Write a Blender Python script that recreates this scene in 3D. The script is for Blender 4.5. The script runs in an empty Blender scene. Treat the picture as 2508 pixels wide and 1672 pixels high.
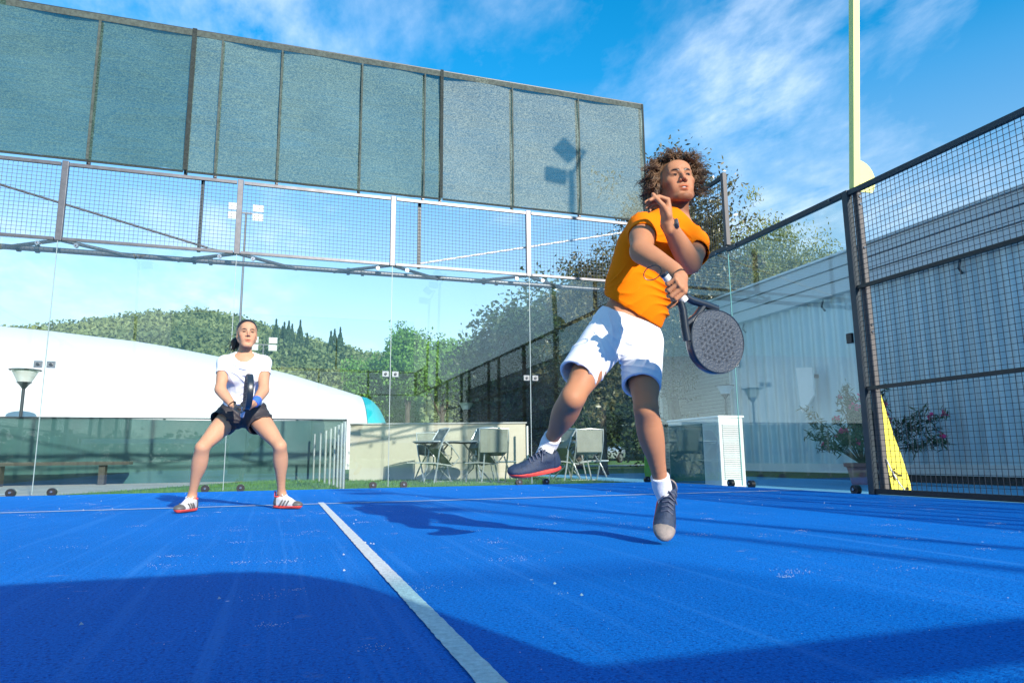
import bpy, math, random
import numpy as np
from mathutils import Vector, Matrix

SC = bpy.context.scene
COL = SC.collection
RAD = math.radians

# ------------------------------------------------------------------ camera
CAM = np.array([-0.35465, 0.68816, 0.37647])
YAW, PITCH, ROLL, FPX = 0.319506, 0.165118, -0.0093483, 1700.993
Fv = np.array([math.sin(YAW)*math.cos(PITCH), math.cos(YAW)*math.cos(PITCH), math.sin(PITCH)])
_r0 = np.array([math.cos(YAW), -math.sin(YAW), 0.0]); _u0 = np.cross(_r0, Fv)
Rv = _r0*math.cos(ROLL) + _u0*math.sin(ROLL)
Uv = -_r0*math.sin(ROLL) + _u0*math.cos(ROLL)
cam_d = bpy.data.cameras.new('camera'); cam = bpy.data.objects.new('camera', cam_d); COL.objects.link(cam)
cam_d.sensor_width = 36; cam_d.lens = FPX*36/2508; cam_d.clip_start = 0.05; cam_d.clip_end = 3000
cam.matrix_world = Matrix(((Rv[0], Uv[0], -Fv[0], CAM[0]), (Rv[1], Uv[1], -Fv[1], CAM[1]),
                           (Rv[2], Uv[2], -Fv[2], CAM[2]), (0, 0, 0, 1)))
SC.camera = cam
def at(u, v, y):
    """where a sight line through a survey mark meets the upright plane at depth y (measuring aid)"""
    d = Fv + Rv*(u-1254)/FPX - Uv*(v-836)/FPX
    return CAM + d*((y-CAM[1])/d[1])

# ------------------------------------------------------------------ sky, sun, exposure
SUN_EL = RAD(24.5); SUN_AZ = math.atan2(0.287, -0.958)      # clockwise from +Y
world = bpy.data.worlds.new('World'); SC.world = world; world.use_nodes = True
wn = world.node_tree.nodes; wl = world.node_tree.links
for n in list(wn): wn.remove(n)
wo = wn.new('ShaderNodeOutputWorld'); bg = wn.new('ShaderNodeBackground'); wl.new(bg.outputs[0], wo.inputs[0])
sky = wn.new('ShaderNodeTexSky'); sky.sky_type = 'NISHITA'; sky.sun_disc = False
sky.sun_elevation = SUN_EL; sky.sun_rotation = SUN_AZ; sky.altitude = 100; sky.air_density = 1.0
sky.dust_density = 0.05; sky.ozone_density = 2.5
hs = wn.new('ShaderNodeHueSaturation');  hs.inputs['Hue'].default_value = 0.488
sv_ = wn.new('ShaderNodeMapRange'); sv_.inputs[1].default_value = 0.0; sv_.inputs[2].default_value = 0.45; sv_.inputs[3].default_value = 0.80; sv_.inputs[4].default_value = 1.6
wl.new(sky.outputs[0], hs.inputs['Color'])
tc = wn.new('ShaderNodeTexCoord'); sx = wn.new('ShaderNodeSeparateXYZ'); wl.new(tc.outputs['Generated'], sx.inputs[0])
st_ = wn.new('ShaderNodeMapRange'); st_.inputs[1].default_value = 0.0; st_.inputs[2].default_value = 0.5; st_.inputs[3].default_value = 0.62; st_.inputs[4].default_value = 1.42
wl.new(sx.outputs['Z'], st_.inputs[0]); wl.new(st_.outputs[0], hs.inputs['Saturation']); wl.new(sx.outputs['Z'], sv_.inputs[0]); wl.new(sv_.outputs[0], hs.inputs['Value'])
def wmath(op, a, b=None, c=None):
    m = wn.new('ShaderNodeMath'); m.operation = op
    for i, s in enumerate((a, b, c)):
        if s is None: continue
        if isinstance(s, (int, float)): m.inputs[i].default_value = s
        else: wl.new(s, m.inputs[i])
    return m.outputs[0]
zc = wmath('ADD', wmath('MAXIMUM', sx.outputs['Z'], 0.0), 0.12)
cx = wn.new('ShaderNodeCombineXYZ'); wl.new(wmath('DIVIDE', sx.outputs['X'], zc), cx.inputs[0]); wl.new(wmath('DIVIDE', sx.outputs['Y'], zc), cx.inputs[1])
mp = wn.new('ShaderNodeMapping'); mp.inputs['Rotation'].default_value = (0, 0, 0.9); mp.inputs['Scale'].default_value = (1.0, 0.62, 1)
mp.inputs['Location'].default_value = (3.1, 1.7, 0)
wl.new(cx.outputs[0], mp.inputs[0])
n1 = wn.new('ShaderNodeTexNoise'); n1.inputs['Scale'].default_value = 1.15; n1.inputs['Detail'].default_value = 9; n1.inputs['Roughness'].default_value = 0.62
n1.inputs['Distortion'].default_value = 0.35; wl.new(mp.outputs[0], n1.inputs['Vector'])
n2 = wn.new('ShaderNodeTexNoise'); n2.inputs['Scale'].default_value = 9.0; n2.inputs['Detail'].default_value = 6; n2.inputs['Roughness'].default_value = 0.6
wl.new(mp.outputs[0], n2.inputs['Vector'])
mr = wn.new('ShaderNodeMapRange'); mr.inputs[1].default_value = 0.45; mr.inputs[2].default_value = 0.72; wl.new(n1.outputs['Fac'], mr.inputs[0])
mr2 = wn.new('ShaderNodeMapRange'); mr2.inputs[1].default_value = 0.3; mr2.inputs[2].default_value = 0.65; wl.new(n2.outputs['Fac'], mr2.inputs[0])
cl = wmath('MULTIPLY', wmath('MULTIPLY', mr.outputs[0], mr2.outputs[0]), 0.62)
mix = wn.new('ShaderNodeMix'); mix.data_type = 'RGBA'; wl.new(cl, mix.inputs[0]); wl.new(hs.outputs[0], mix.inputs[6])
mix.inputs[7].default_value = (8.0, 8.6, 9.4, 1)
wl.new(mix.outputs[2], bg.inputs['Color']); bg.inputs['Strength'].default_value = 0.11

sun_d = bpy.data.lights.new('sun', 'SUN'); sun_d.energy = 4.6; sun_d.angle = RAD(0.7); sun_d.color = (1.0, 0.93, 0.82)
sun = bpy.data.objects.new('sun', sun_d); COL.objects.link(sun)
Ls = Vector((math.cos(SUN_EL)*math.sin(SUN_AZ), math.cos(SUN_EL)*math.cos(SUN_AZ), math.sin(SUN_EL)))
sun.rotation_euler = Ls.to_track_quat('Z', 'Y').to_euler(); sun.location = Ls*60
SC.view_settings.view_transform = 'Standard'; SC.view_settings.look = 'None'
SC.view_settings.gamma = 1; SC.view_settings.use_curve_mapping = False
SC.view_settings.exposure = 0.7
SC.cycles.transparent_max_bounces = 24; SC.cycles.max_bounces = 10; SC.cycles.transmission_bounces = 8
SC.cycles.glossy_bounces = 4; SC.cycles.diffuse_bounces = 3; SC.cycles.sample_clamp_indirect = 6
SC.cycles.use_denoising = True

# ------------------------------------------------------------------ materials
def newmat(name):
    m = bpy.data.materials.new(name); m.use_nodes = True
    return m, m.node_tree.nodes, m.node_tree.links, m.node_tree.nodes['Principled BSDF']
def PM(name, col, rough=0.6, metal=0.0, var=0.12, scale=8.0, bump=0.0, bscale=60.0, spec=0.5, col2=None, vec='Object',
       stretch=(1, 1, 1), coat=0.0, sheen=0.0, sss=0.0):
    m, N, L, P = newmat(name)
    P.inputs['Roughness'].default_value = rough; P.inputs['Metallic'].default_value = metal
    P.inputs['Specular IOR Level'].default_value = spec
    if coat: P.inputs['Coat Weight'].default_value = coat
    if sheen: P.inputs['Sheen Weight'].default_value = sheen
    if sss:
        P.inputs['Subsurface Weight'].default_value = sss; P.inputs['Subsurface Radius'].default_value = (1, .35, .2)
        P.inputs['Subsurface Scale'].default_value = 0.012
    t = N.new('ShaderNodeTexCoord'); mpn = N.new('ShaderNodeMapping'); mpn.inputs['Scale'].default_value = stretch
    L.new(t.outputs[vec], mpn.inputs[0])
    nz = N.new('ShaderNodeTexNoise'); nz.inputs['Scale'].default_value = scale; nz.inputs['Detail'].default_value = 6
    nz.inputs['Roughness'].default_value = 0.65; L.new(mpn.outputs[0], nz.inputs['Vector'])
    rp = N.new('ShaderNodeMapRange'); rp.inputs[1].default_value = 0.3; rp.inputs[2].default_value = 0.7; L.new(nz.outputs['Fac'], rp.inputs[0])
    mx = N.new('ShaderNodeMix'); mx.data_type = 'RGBA'; L.new(rp.outputs[0], mx.inputs[0])
    c = np.array(col, float)
    a = c*(1-var); b = np.minimum(c*(1+var), 0.95) if col2 is None else np.array(col2, float)
    mx.inputs[6].default_value = (*a, 1); mx.inputs[7].default_value = (*b, 1)
    L.new(mx.outputs[2], P.inputs['Base Color'])
    if bump:
        n3 = N.new('ShaderNodeTexNoise'); n3.inputs['Scale'].default_value = bscale; n3.inputs['Detail'].default_value = 4
        L.new(mpn.outputs[0], n3.inputs['Vector'])
        bp = N.new('ShaderNodeBump'); bp.inputs['Strength'].default_value = bump; bp.inputs['Distance'].default_value = 0.01
        L.new(n3.outputs['Fac'], bp.inputs['Height']); L.new(bp.outputs[0], P.inputs['Normal'])
    return m

def glass_mat(name, tint=(0.94, 0.975, 0.962), ior=1.62):
    m, N, L, P = newmat(name); N.remove(P); out = N['Material Output']
    tr = N.new('ShaderNodeBsdfTransparent'); tr.inputs[0].default_value = (*tint, 1)
    gl = N.new('ShaderNodeBsdfGlossy'); gl.inputs['Roughness'].default_value = 0.0; gl.inputs[0].default_value = (0.74, 0.86, 0.90, 1)
    fr = N.new('ShaderNodeFresnel'); ge = N.new('ShaderNodeNewGeometry'); io = N.new('ShaderNodeMapRange')
    io.inputs[3].default_value = ior; io.inputs[4].default_value = 1/ior; L.new(ge.outputs['Backfacing'], io.inputs[0]); L.new(io.outputs[0], fr.inputs[0])
    # fingerprints and dried drops scatter a little light
    df = N.new('ShaderNodeBsdfDiffuse'); df.inputs[0].default_value = (0.7, 0.75, 0.75, 1)
    t = N.new('ShaderNodeTexCoord'); nz = N.new('ShaderNodeTexNoise'); nz.inputs['Scale'].default_value = 1.7; nz.inputs['Detail'].default_value = 5
    L.new(t.outputs['Object'], nz.inputs['Vector'])
    vo = N.new('ShaderNodeTexVoronoi'); vo.inputs['Scale'].default_value = 16; L.new(t.outputs['Object'], vo.inputs['Vector'])
    vr = N.new('ShaderNodeMapRange'); vr.inputs[1].default_value = 0.12; vr.inputs[2].default_value = 0.05; L.new(vo.outputs['Distance'], vr.inputs[0])
    r = N.new('ShaderNodeMapRange'); r.inputs[1].default_value = 0.45; r.inputs[2].default_value = 0.8; r.inputs[3].default_value = 0.002; r.inputs[4].default_value = 0.012
    L.new(nz.outputs['Fac'], r.inputs[0])
    mm = N.new('ShaderNodeMath'); mm.operation = 'MULTIPLY_ADD'; L.new(vr.outputs[0], mm.inputs[0]); mm.inputs[1].default_value = 0.018; L.new(r.outputs[0], mm.inputs[2])
    m1 = N.new('ShaderNodeMixShader'); L.new(fr.outputs[0], m1.inputs[0]); L.new(tr.outputs[0], m1.inputs[1]); L.new(gl.outputs[0], m1.inputs[2])
    m2 = N.new('ShaderNodeMixShader'); L.new(mm.outputs[0], m2.inputs[0]); L.new(m1.outputs[0], m2.inputs[1]); L.new(df.outputs[0], m2.inputs[2])
    L.new(m2.outputs[0], out.inputs[0])
    return m

M = {}
M['glass'] = glass_mat('court_glass')
M['glass_edge'] = PM('glass_edge', (0.16, 0.36, 0.33), 0.15, var=0.1)
M['seal'] = PM('joint_seal', (0.30, 0.36, 0.36), 0.4)
M['slate'] = PM('slate_steel', (0.022, 0.035, 0.045), 0.45, var=0.2, scale=5)
M['galv'] = PM('galvanised_steel', (0.11, 0.11, 0.12), 0.42, 0.6, var=0.2, scale=12)
M['wire'] = PM('wire_grey', (0.10, 0.115, 0.13), 0.6, 0.2)
M['wire_dark'] = PM('wire_dark', (0.006, 0.014, 0.026), 0.5)
M['black'] = PM('black_plastic', (0.012, 0.012, 0.013), 0.4)
M['chrome'] = PM('stainless', (0.38, 0.39, 0.40), 0.22, 0.9, var=0.05)
M['lime'] = PM('lime_paint', (0.72, 0.74, 0.24), 0.45, var=0.05, scale=3)
M['yellow'] = PM('yellow_paint', (0.80, 0.70, 0.09), 0.45, var=.05)
M['lime2'] = PM('green_paint', (0.30, 0.52, 0.06), 0.45, var=0.06)
M['taupe'] = PM('taupe_paint', (0.11, 0.10, 0.095), 0.6, var=0.1)
M['white'] = PM('white_paint', (0.74, 0.75, 0.74), 0.5, var=0.04)
M['cream'] = PM('cream_panel', (0.62, 0.63, 0.60), 0.5, var=0.03)
M['beige'] = PM('beige_wall', (0.56, 0.51, 0.41), 0.85, var=0.07, scale=1.5, bump=0.2, bscale=120)
M['concrete'] = PM('pale_concrete', (0.42, 0.42, 0.40), 0.85, var=0.12, scale=2, bump=0.2, bscale=90)
M['tarp'] = PM('green_tarpaulin', (0.03, 0.105, 0.10), 0.55, var=0.2, scale=1.2, bump=0.5, bscale=2.0)
M['dome'] = PM('dome_membrane', (0.66, 0.66, 0.67), 0.55, var=0.02, scale=0.3)
M['teal'] = PM('teal_membrane', (0.01, 0.42, 0.46), 0.4, var=0.1, scale=0.6)
M['bark'] = PM('bark', (0.07, 0.055, 0.04), 0.9, var=0.4, scale=6, bump=0.8, bscale=30, stretch=(1, 1, 0.3))
M['corr'] = PM('corrugated_sheet', (0.48, 0.60, 0.64), 0.5, 0.05, var=0.2, scale=0.7, stretch=(1, 1, 0.25))
M['fascia'] = PM('fascia_sheet', (0.52, 0.56, 0.58), 0.5, 0.1, var=0.06, scale=1)
M['brick'] = PM('pale_brick', (0.46, 0.45, 0.41), 0.9, var=0.22, scale=1.1, bump=0.4, bscale=50, vec='Object')
M['mortar'] = PM('mortar', (0.22, 0.215, 0.20), 0.95, var=0.1)
M['dark'] = PM('dark_base', (0.05, 0.05, 0.048), 0.8)
M['wood'] = PM('grey_timber', (0.06, 0.055, 0.045), 0.8, var=0.3, scale=4, stretch=(0.2, 3, 3))
M['alu'] = PM('aluminium_tube', (0.55, 0.57, 0.56), 0.35, 0.7, var=0.08)
M['sling'] = PM('sling_fabric', (0.25, 0.26, 0.22), 0.8, var=0.1, bump=0.2, bscale=300)
M['sling_y'] = PM('ochre_sling', (0.42, 0.30, 0.04), 0.8)
M['apron'] = PM('blue_concrete', (0.10, 0.33, 0.50), 0.8, var=0.12, scale=2.2, bump=0.15, bscale=70)
M['terracotta'] = PM('pot_plastic', (0.28, 0.13, 0.13), 0.7, var=0.15)
M['soil'] = PM('red_earth', (0.26, 0.12, 0.065), 0.95, var=0.25, scale=1, bump=0.5, bscale=20)
M['sand'] = PM('sand_gravel', (0.42, 0.39, 0.32), 0.95, var=0.2, scale=1.5, bump=0.5, bscale=40)
M['carpaint'] = PM('silver_paint', (0.42, 0.46, 0.50), 0.28, 0.6, var=0.03, coat=1.0)
M['carglass'] = PM('car_glass', (0.02, 0.03, 0.035), 0.08, spec=0.9)
M['tyre'] = PM('tyre_rubber', (0.015, 0.015, 0.015), 0.85)
M['red_light'] = PM('tail_light', (0.4, 0.01, 0.01), 0.2)
M['lampglass'] = PM('lamp_glass', (0.68, 0.70, 0.70), 0.25, var=0.03)
M['flower'] = PM('oleander_flower', (0.75, 0.05, 0.20), 0.6)
def leafm(name, a, b, rough=0.5, trans=0.3, scale=0.9):
    m = PM(name, a, rough, var=0.25, scale=scale, col2=b)
    N = m.node_tree.nodes; L = m.node_tree.links; P = N['Principled BSDF']
    tl = N.new('ShaderNodeBsdfTranslucent'); mx = N.new('ShaderNodeMixShader'); mx.inputs[0].default_value = trans
    src = P.inputs['Base Color'].links[0].from_socket; L.new(src, tl.inputs[0])
    L.new(P.outputs[0], mx.inputs[1]); L.new(tl.outputs[0], mx.inputs[2]); L.new(mx.outputs[0], N['Material Output'].inputs[0])
    return m
M['magnolia'] = leafm('magnolia_leaf', (0.045, 0.075, 0.02), (0.16, 0.13, 0.05), 0.32, 0.15, 2.5)
M['willow'] = leafm('willow_leaf', (0.14, 0.20, 0.04), (0.32, 0.33, 0.08), 0.55, 0.35, 1.2)
M['darkleaf'] = leafm('dark_leaf', (0.018, 0.045, 0.012), (0.05, 0.09, 0.025), 0.5, 0.2, 1.0)
M['pineleaf'] = leafm('pine_leaf', (0.09, 0.24, 0.02), (0.18, 0.36, 0.05), 0.6, 0.25, 0.3)
M['olive'] = leafm('hill_leaf', (0.09, 0.15, 0.05), (0.24, 0.29, 0.11), 0.7, 0.2, 0.05)
M['cypress'] = leafm('cypress_leaf', (0.02, 0.05, 0.018), (0.04, 0.085, 0.03), 0.7, 0.1, 0.3)
M['oleander'] = leafm('oleander_leaf', (0.035, 0.075, 0.03), (0.07, 0.12, 0.05), 0.45, 0.2, 3)
M['grassblade'] = leafm('grass_blade', (0.09, 0.24, 0.025), (0.19, 0.38, 0.05), 0.6, 0.3, 1.5)

def turf():
    m, N, L, P = newmat('blue_turf')
    P.inputs['Roughness'].default_value = 0.75; P.inputs['Specular IOR Level'].default_value = 0.06
    P.inputs['Sheen Weight'].default_value = 0.0; P.inputs['Sheen Roughness'].default_value = 0.4
    P.inputs['Sheen Tint'].default_value = (0.35, 0.65, 1.0, 1)
    t = N.new('ShaderNodeTexCoord')
    def noise(scale, det=4, rough=0.6, sc=(1, 1, 1), dist=0):
        mpn = N.new('ShaderNodeMapping'); mpn.inputs['Scale'].default_value = sc; L.new(t.outputs['Object'], mpn.inputs[0])
        n = N.new('ShaderNodeTexNoise'); n.inputs['Scale'].default_value = scale; n.inputs['Detail'].default_value = det
        n.inputs['Roughness'].default_value = rough; n.inputs['Distortion'].default_value = dist; L.new(mpn.outputs[0], n.inputs['Vector']); return n.outputs['Fac']
    def rng(s, a, b, c=0, d=1):
        r = N.new('ShaderNodeMapRange'); r.inputs[1].default_value = a; r.inputs[2].default_value = b; r.inputs[3].default_value = c; r.inputs[4].default_value = d
        L.new(s, r.inputs[0]); return r.outputs[0]
    def mix(f, a, b):
        x = N.new('ShaderNodeMix'); x.data_type = 'RGBA'
        L.new(f, x.inputs[0])
        for i, v in ((6, a), (7, b)):
            if isinstance(v, tuple): x.inputs[i].default_value = (*v, 1)
            else: L.new(v, x.inputs[i])
        return x.outputs[2]
    def mul(a, b):
        x = N.new('ShaderNodeMath'); x.operation = 'MULTIPLY'; L.new(a, x.inputs[0])
        if isinstance(b, float): x.inputs[1].default_value = b
        else: L.new(b, x.inputs[1])
        return x.outputs[0]
    base = mix(rng(noise(1.1, 5), 0.3, 0.7), (0.0, 0.115, 0.47), (0.001, 0.15, 0.58))
    fib = noise(160, 3, 0.8)
    base = mix(rng(fib, 0.42, 0.68, 0, 0.8), base, (0.015, 0.30, 0.85))
    base = mix(rng(noise(95, 2, 0.7), 0.34, 0.46, 0.8, 0), base, (0.001, 0.045, 0.28))
    streak = rng(noise(1.0, 5, 0.7, (13, 0.22, 1), 0.2), 0.53, 0.70, 0, 0.55)
    base = mix(streak, base, (0.05, 0.26, 0.70))
    # sand specks and worn marks
    m1 = rng(noise(8, 3, 0.6, (1, 1.5, 1)), 0.655, 0.72, 0, 0.6)
    m1 = mul(m1, rng(noise(0.8, 2), 0.42, 0.62))
    base = mix(mul(m1, rng(noise(200, 1), 0.4, 0.6)), base, (0.45, 0.52, 0.60))
    vo = N.new('ShaderNodeTexVoronoi'); vo.inputs['Scale'].default_value = 3.3; L.new(t.outputs['Object'], vo.inputs['Vector'])
    vs = rng(vo.outputs['Distance'], 0.022, 0.010); base = mix(vs, base, (0.75, 0.8, 0.85))
    L.new(base, P.inputs['Base Color'])
    ad = N.new('ShaderNodeMath'); ad.operation = 'ADD'; L.new(fib, ad.inputs[0]); L.new(noise(60, 3, 0.7), ad.inputs[1])
    bp = N.new('ShaderNodeBump'); bp.inputs['Strength'].default_value = 0.9; bp.inputs['Distance'].default_value = 0.006
    L.new(ad.outputs[0], bp.inputs['Height']); L.new(bp.outputs[0], P.inputs['Normal'])
    return m
M['turf'] = turf()
M['linewhite'] = PM('white_turf', (0.66, 0.67, 0.67), 0.85, var=0.22, scale=70, bump=0.8, bscale=180)
M['lawn'] = PM('lawn', (0.07, 0.19, 0.02), 0.9, var=0.3, scale=3, bump=0.8, bscale=50, col2=(0.10, 0.21, 0.035))
M['hillmat'] = PM('hill_ground', (0.07, 0.11, 0.035), 0.95, var=0.3, scale=0.06, col2=(0.17, 0.19, 0.08))

def screen_mat(name, dens, col):
    m, N, L, P = newmat(name); N.remove(P); out = N['Material Output']
    t = N.new('ShaderNodeTexCoord')
    def noise(scale, sc, det=3, rough=0.7):
        mpn = N.new('ShaderNodeMapping'); mpn.inputs['Scale'].default_value = sc; L.new(t.outputs['Object'], mpn.inputs[0])
        n = N.new('ShaderNodeTexNoise'); n.inputs['Scale'].default_value = scale; n.inputs['Detail'].default_value = det; n.inputs['Roughness'].default_value = rough
        L.new(mpn.outputs[0], n.inputs['Vector']); return n.outputs['Fac']
    a = noise(60, (0.7, 1, 1.6), 3, 0.85); b = noise(1.3, (0.6, 1, 2.5), 5); c = noise(6, (0.25, 1, 9), 3)
    s = N.new('ShaderNodeMath'); s.operation = 'MULTIPLY_ADD'; L.new(a, s.inputs[0]); s.inputs[1].default_value = 0.95
    s2 = N.new('ShaderNodeMath'); s2.operation = 'MULTIPLY_ADD'; L.new(b, s2.inputs[0]); s2.inputs[1].default_value = 0.42
    s3 = N.new('ShaderNodeMath'); s3.operation = 'MULTIPLY'; L.new(c, s3.inputs[0]); s3.inputs[1].default_value = 0.55
    L.new(s3.outputs[0], s2.inputs[2]); L.new(s2.outputs[0], s.inputs[2])
    r = N.new('ShaderNodeMapRange'); r.inputs[1].default_value = 0.62; r.inputs[2].default_value = 1.30
    r.inputs[3].default_value = max(0.02, dens-0.24); r.inputs[4].default_value = min(0.98, dens+0.24); L.new(s.outputs[0], r.inputs[0])
    df = N.new('ShaderNodeBsdfDiffuse'); tl = N.new('ShaderNodeBsdfTranslucent')
    mc = N.new('ShaderNodeMix'); mc.data_type = 'RGBA'; rr = N.new('ShaderNodeMapRange'); rr.inputs[1].default_value = 0.42; rr.inputs[2].default_value = 0.62
    L.new(a, rr.inputs[0]); L.new(rr.outputs[0], mc.inputs[0]); mc.inputs[6].default_value = (*[x*0.5 for x in col], 1); mc.inputs[7].default_value = (*[min(.9, x*1.6) for x in col], 1)
    L.new(mc.outputs[2], df.inputs[0]); L.new(mc.outputs[2], tl.inputs[0])
    mx = N.new('ShaderNodeMixShader'); mx.inputs[0].default_value = 0.25; L.new(df.outputs[0], mx.inputs[1]); L.new(tl.outputs[0], mx.inputs[2])
    tr = N.new('ShaderNodeBsdfTransparent'); tr.inputs[0].default_value = (0.52, 0.86, 0.86, 1)
    m2 = N.new('ShaderNodeMixShader'); L.new(r.outputs[0], m2.inputs[0]); L.new(tr.outputs[0], m2.inputs[1]); L.new(mx.outputs[0], m2.inputs[2])
    L.new(m2.outputs[0], out.inputs[0])
    return m
M['screen_a'] = screen_mat('shade_net_dense', 0.86, (0.07, 0.12, 0.10))
M['screen_b'] = screen_mat('shade_net_mid', 0.82, (0.12, 0.17, 0.14))
M['screen_c'] = screen_mat('shade_net_faded', 0.78, (0.19, 0.22, 0.19))
M['screen_d'] = screen_mat('shade_net_thin', 0.14, (0.05, 0.09, 0.10))
M['hem'] = PM('net_hem', (0.06, 0.075, 0.065), 0.9, var=0.45, scale=22)
M['hemdark'] = PM('net_seam', (0.02, 0.028, 0.026), 0.9, var=0.6, scale=40)

# ------------------------------------------------------------------ mesh helpers
def tagp(o, label=None, cat=None, group=None, kind=None):
    if label: o['label'] = label
    if cat: o['category'] = cat
    if group: o['group'] = group
    if kind: o['kind'] = kind
    return o
def link(o, parent=None):
    COL.objects.link(o)
    if parent is not None:
        o.parent = parent
        o.matrix_parent_inverse = Matrix.Translation(-Vector(parent.location)) if not parent.get('_rot') else Matrix()
    return o
def empty(name, loc=(0, 0, 0), label=None, cat=None, group=None, kind=None):
    o = bpy.data.objects.new(name, None); o.location = loc; o.empty_display_size = 0.1; COL.objects.link(o)
    return tagp(o, label, cat, group, kind)
def npmesh(name, V, faces, mats, parent=None, smooth=False, mi=None):
    """V (n,3); faces: (m,3|4) array or list of arrays; world coordinates"""
    me = bpy.data.meshes.new(name)
    V = np.asarray(V, np.float32)
    if isinstance(faces, np.ndarray): faces = [faces]
    loops = np.concatenate([np.asarray(f).ravel() for f in faces]).astype(np.int32)
    tot = np.concatenate([np.full(len(f), np.asarray(f).shape[1]) for f in faces]).astype(np.int32)
    start = np.concatenate([[0], np.cumsum(tot)[:-1]]).astype(np.int32)
    me.vertices.add(len(V)); me.vertices.foreach_set('co', V.ravel())
    me.loops.add(len(loops)); me.loops.foreach_set('vertex_index', loops)
    me.polygons.add(len(tot)); me.polygons.foreach_set('loop_start', start)
    try: me.polygons.foreach_set('loop_total', tot)
    except Exception: pass
    if mi is not None: me.polygons.foreach_set('material_index', np.asarray(mi, np.int32))
    if smooth: me.polygons.foreach_set('use_smooth', np.ones(len(tot), bool))
    me.update(calc_edges=True); me.validate()
    for m in (mats if isinstance(mats, (list, tuple)) else [mats]): me.materials.append(m)
    o = bpy.data.objects.new(name, me)
    return link(o, parent)

BOXF = [(0, 3, 2, 1), (4, 5, 6, 7), (0, 1, 5, 4), (1, 2, 6, 5), (2, 3, 7, 6), (3, 0, 4, 7)]
class MB:
    def __init__(s): s.v = []; s.f = []; s.mi = []; s.m = 0
    def _add(s, vs, fs):
        n = len(s.v); s.v += [tuple(float(c) for c in p) for p in vs]
        for f in fs: s.f.append(tuple(i+n for i in f)); s.mi.append(s.m)
    def box(s, lo, hi, rot=None, piv=None, rotz=0):
        x0, y0, z0 = lo; x1, y1, z1 = hi
        vs = [(x0, y0, z0), (x1, y0, z0), (x1, y1, z0), (x0, y1, z0), (x0, y0, z1), (x1, y0, z1), (x1, y1, z1), (x0, y1, z1)]
        if rotz or rot is not None:
            R = rot if rot is not None else Matrix.Rotation(rotz, 3, 'Z'); p = Vector(piv if piv is not None else ((x0+x1)/2, (y0+y1)/2, (z0+z1)/2))
            vs = [R @ (Vector(v)-p) + p for v in vs]
        s._add(vs, BOXF); return s
    def tube(s, pts, r, n=8, cap=True, r2=None, flat=None):
        pts = [np.array(p, float) for p in pts]; k = len(pts)
        rs = r if isinstance(r, (list, tuple, np.ndarray)) else [r if r2 is None else r+(r2-r)*i/(k-1) for i in range(k)]
        rings = []; ref = None
        for i, p in enumerate(pts):
            d = pts[min(i+1, k-1)]-pts[max(i-1, 0)]; d = d/ (np.linalg.norm(d)+1e-12)
            if ref is None: ref = np.array([0, 0, 1.0]) if abs(d[2]) < 0.9 else np.array([0, 1.0, 0])
            a = np.cross(d, ref); a /= np.linalg.norm(a)+1e-12; b = np.cross(a, d); ref = b
            rings.append([p+(a*math.cos(2*math.pi*j/n+math.pi/n)+b*math.sin(2*math.pi*j/n+math.pi/n))*rs[i] for j in range(n)])
        vs = [q for rg in rings for q in rg]; fs = []
        for i in range(k-1):
            for j in range(n):
                fs.append((i*n+j, i*n+(j+1) % n, (i+1)*n+(j+1) % n, (i+1)*n+j))
        if cap: fs.append(tuple(range(n))[::-1]); fs.append(tuple((k-1)*n+j for j in range(n)))
        s._add(vs, fs); return s
    def bar(s, a, b, w, h, up=(0, 0, 1)):
        a = np.array(a, float); b = np.array(b, float); d = b-a; d /= np.linalg.norm(d); up = np.array(up, float)
        x = np.cross(d, up); x /= np.linalg.norm(x); z = np.cross(x, d)
        q = [(-w/2, -h/2), (w/2, -h/2), (w/2, h/2), (-w/2, h/2)]
        vs = [a+x*i+z*j for i, j in q]+[b+x*i+z*j for i, j in q]
        s._add(vs, [(0, 3, 2, 1), (4, 5, 6, 7), (0, 1, 5, 4), (1, 2, 6, 5), (2, 3, 7, 6), (3, 0, 4, 7)]); return s
    def disc(s, c, nrm, r, th, n=20):
        nrm = np.array(nrm, float); nrm /= np.linalg.norm(nrm); c = np.array(c, float)
        return s.tube([c-nrm*th/2, c+nrm*th/2], r, n)
    def lathe(s, c, prof, n=20, axis=None):
        c = np.array(c, float); vs = []; fs = []
        for (r, z) in prof:
            for j in range(n):
                a = 2*math.pi*j/n; vs.append((c[0]+r*math.cos(a), c[1]+r*math.sin(a), c[2]+z))
        for i in range(len(prof)-1):
            for j in range(n): fs.append((i*n+j, i*n+(j+1) % n, (i+1)*n+(j+1) % n, (i+1)*n+j))
        s._add(vs, fs); return s
    def prism(s, poly, ext):
        """closed 3D polygon extruded by ext"""
        n = len(poly); e = np.array(ext, float); P = [np.array(p, float) for p in poly]
        s._add(P+[p+e for p in P], [tuple(range(n))[::-1], tuple(range(n, 2*n))]+[(i, (i+1) % n, n+(i+1) % n, n+i) for i in range(n)]); return s
    def build(s, name, mat, parent=None, smooth=False, bevel=0):
        me = bpy.data.meshes.new(name); me.from_pydata(s.v, [], s.f)
        for m in (mat if isinstance(mat, (list, tuple)) else [mat]): me.materials.append(m)
        me.polygons.foreach_set('material_index', s.mi)
        if smooth:
            me.polygons.foreach_set('use_smooth', [True]*len(s.f))
            try: me.set_sharp_from_angle(angle=RAD(40))
            except Exception: pass
        me.update(); o = bpy.data.objects.new(name, me); link(o, parent)
        if bevel:
            b = o.modifiers.new('bevel', 'BEVEL'); b.width = bevel; b.segments = 2; b.limit_method = 'ANGLE'
        return o
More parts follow.
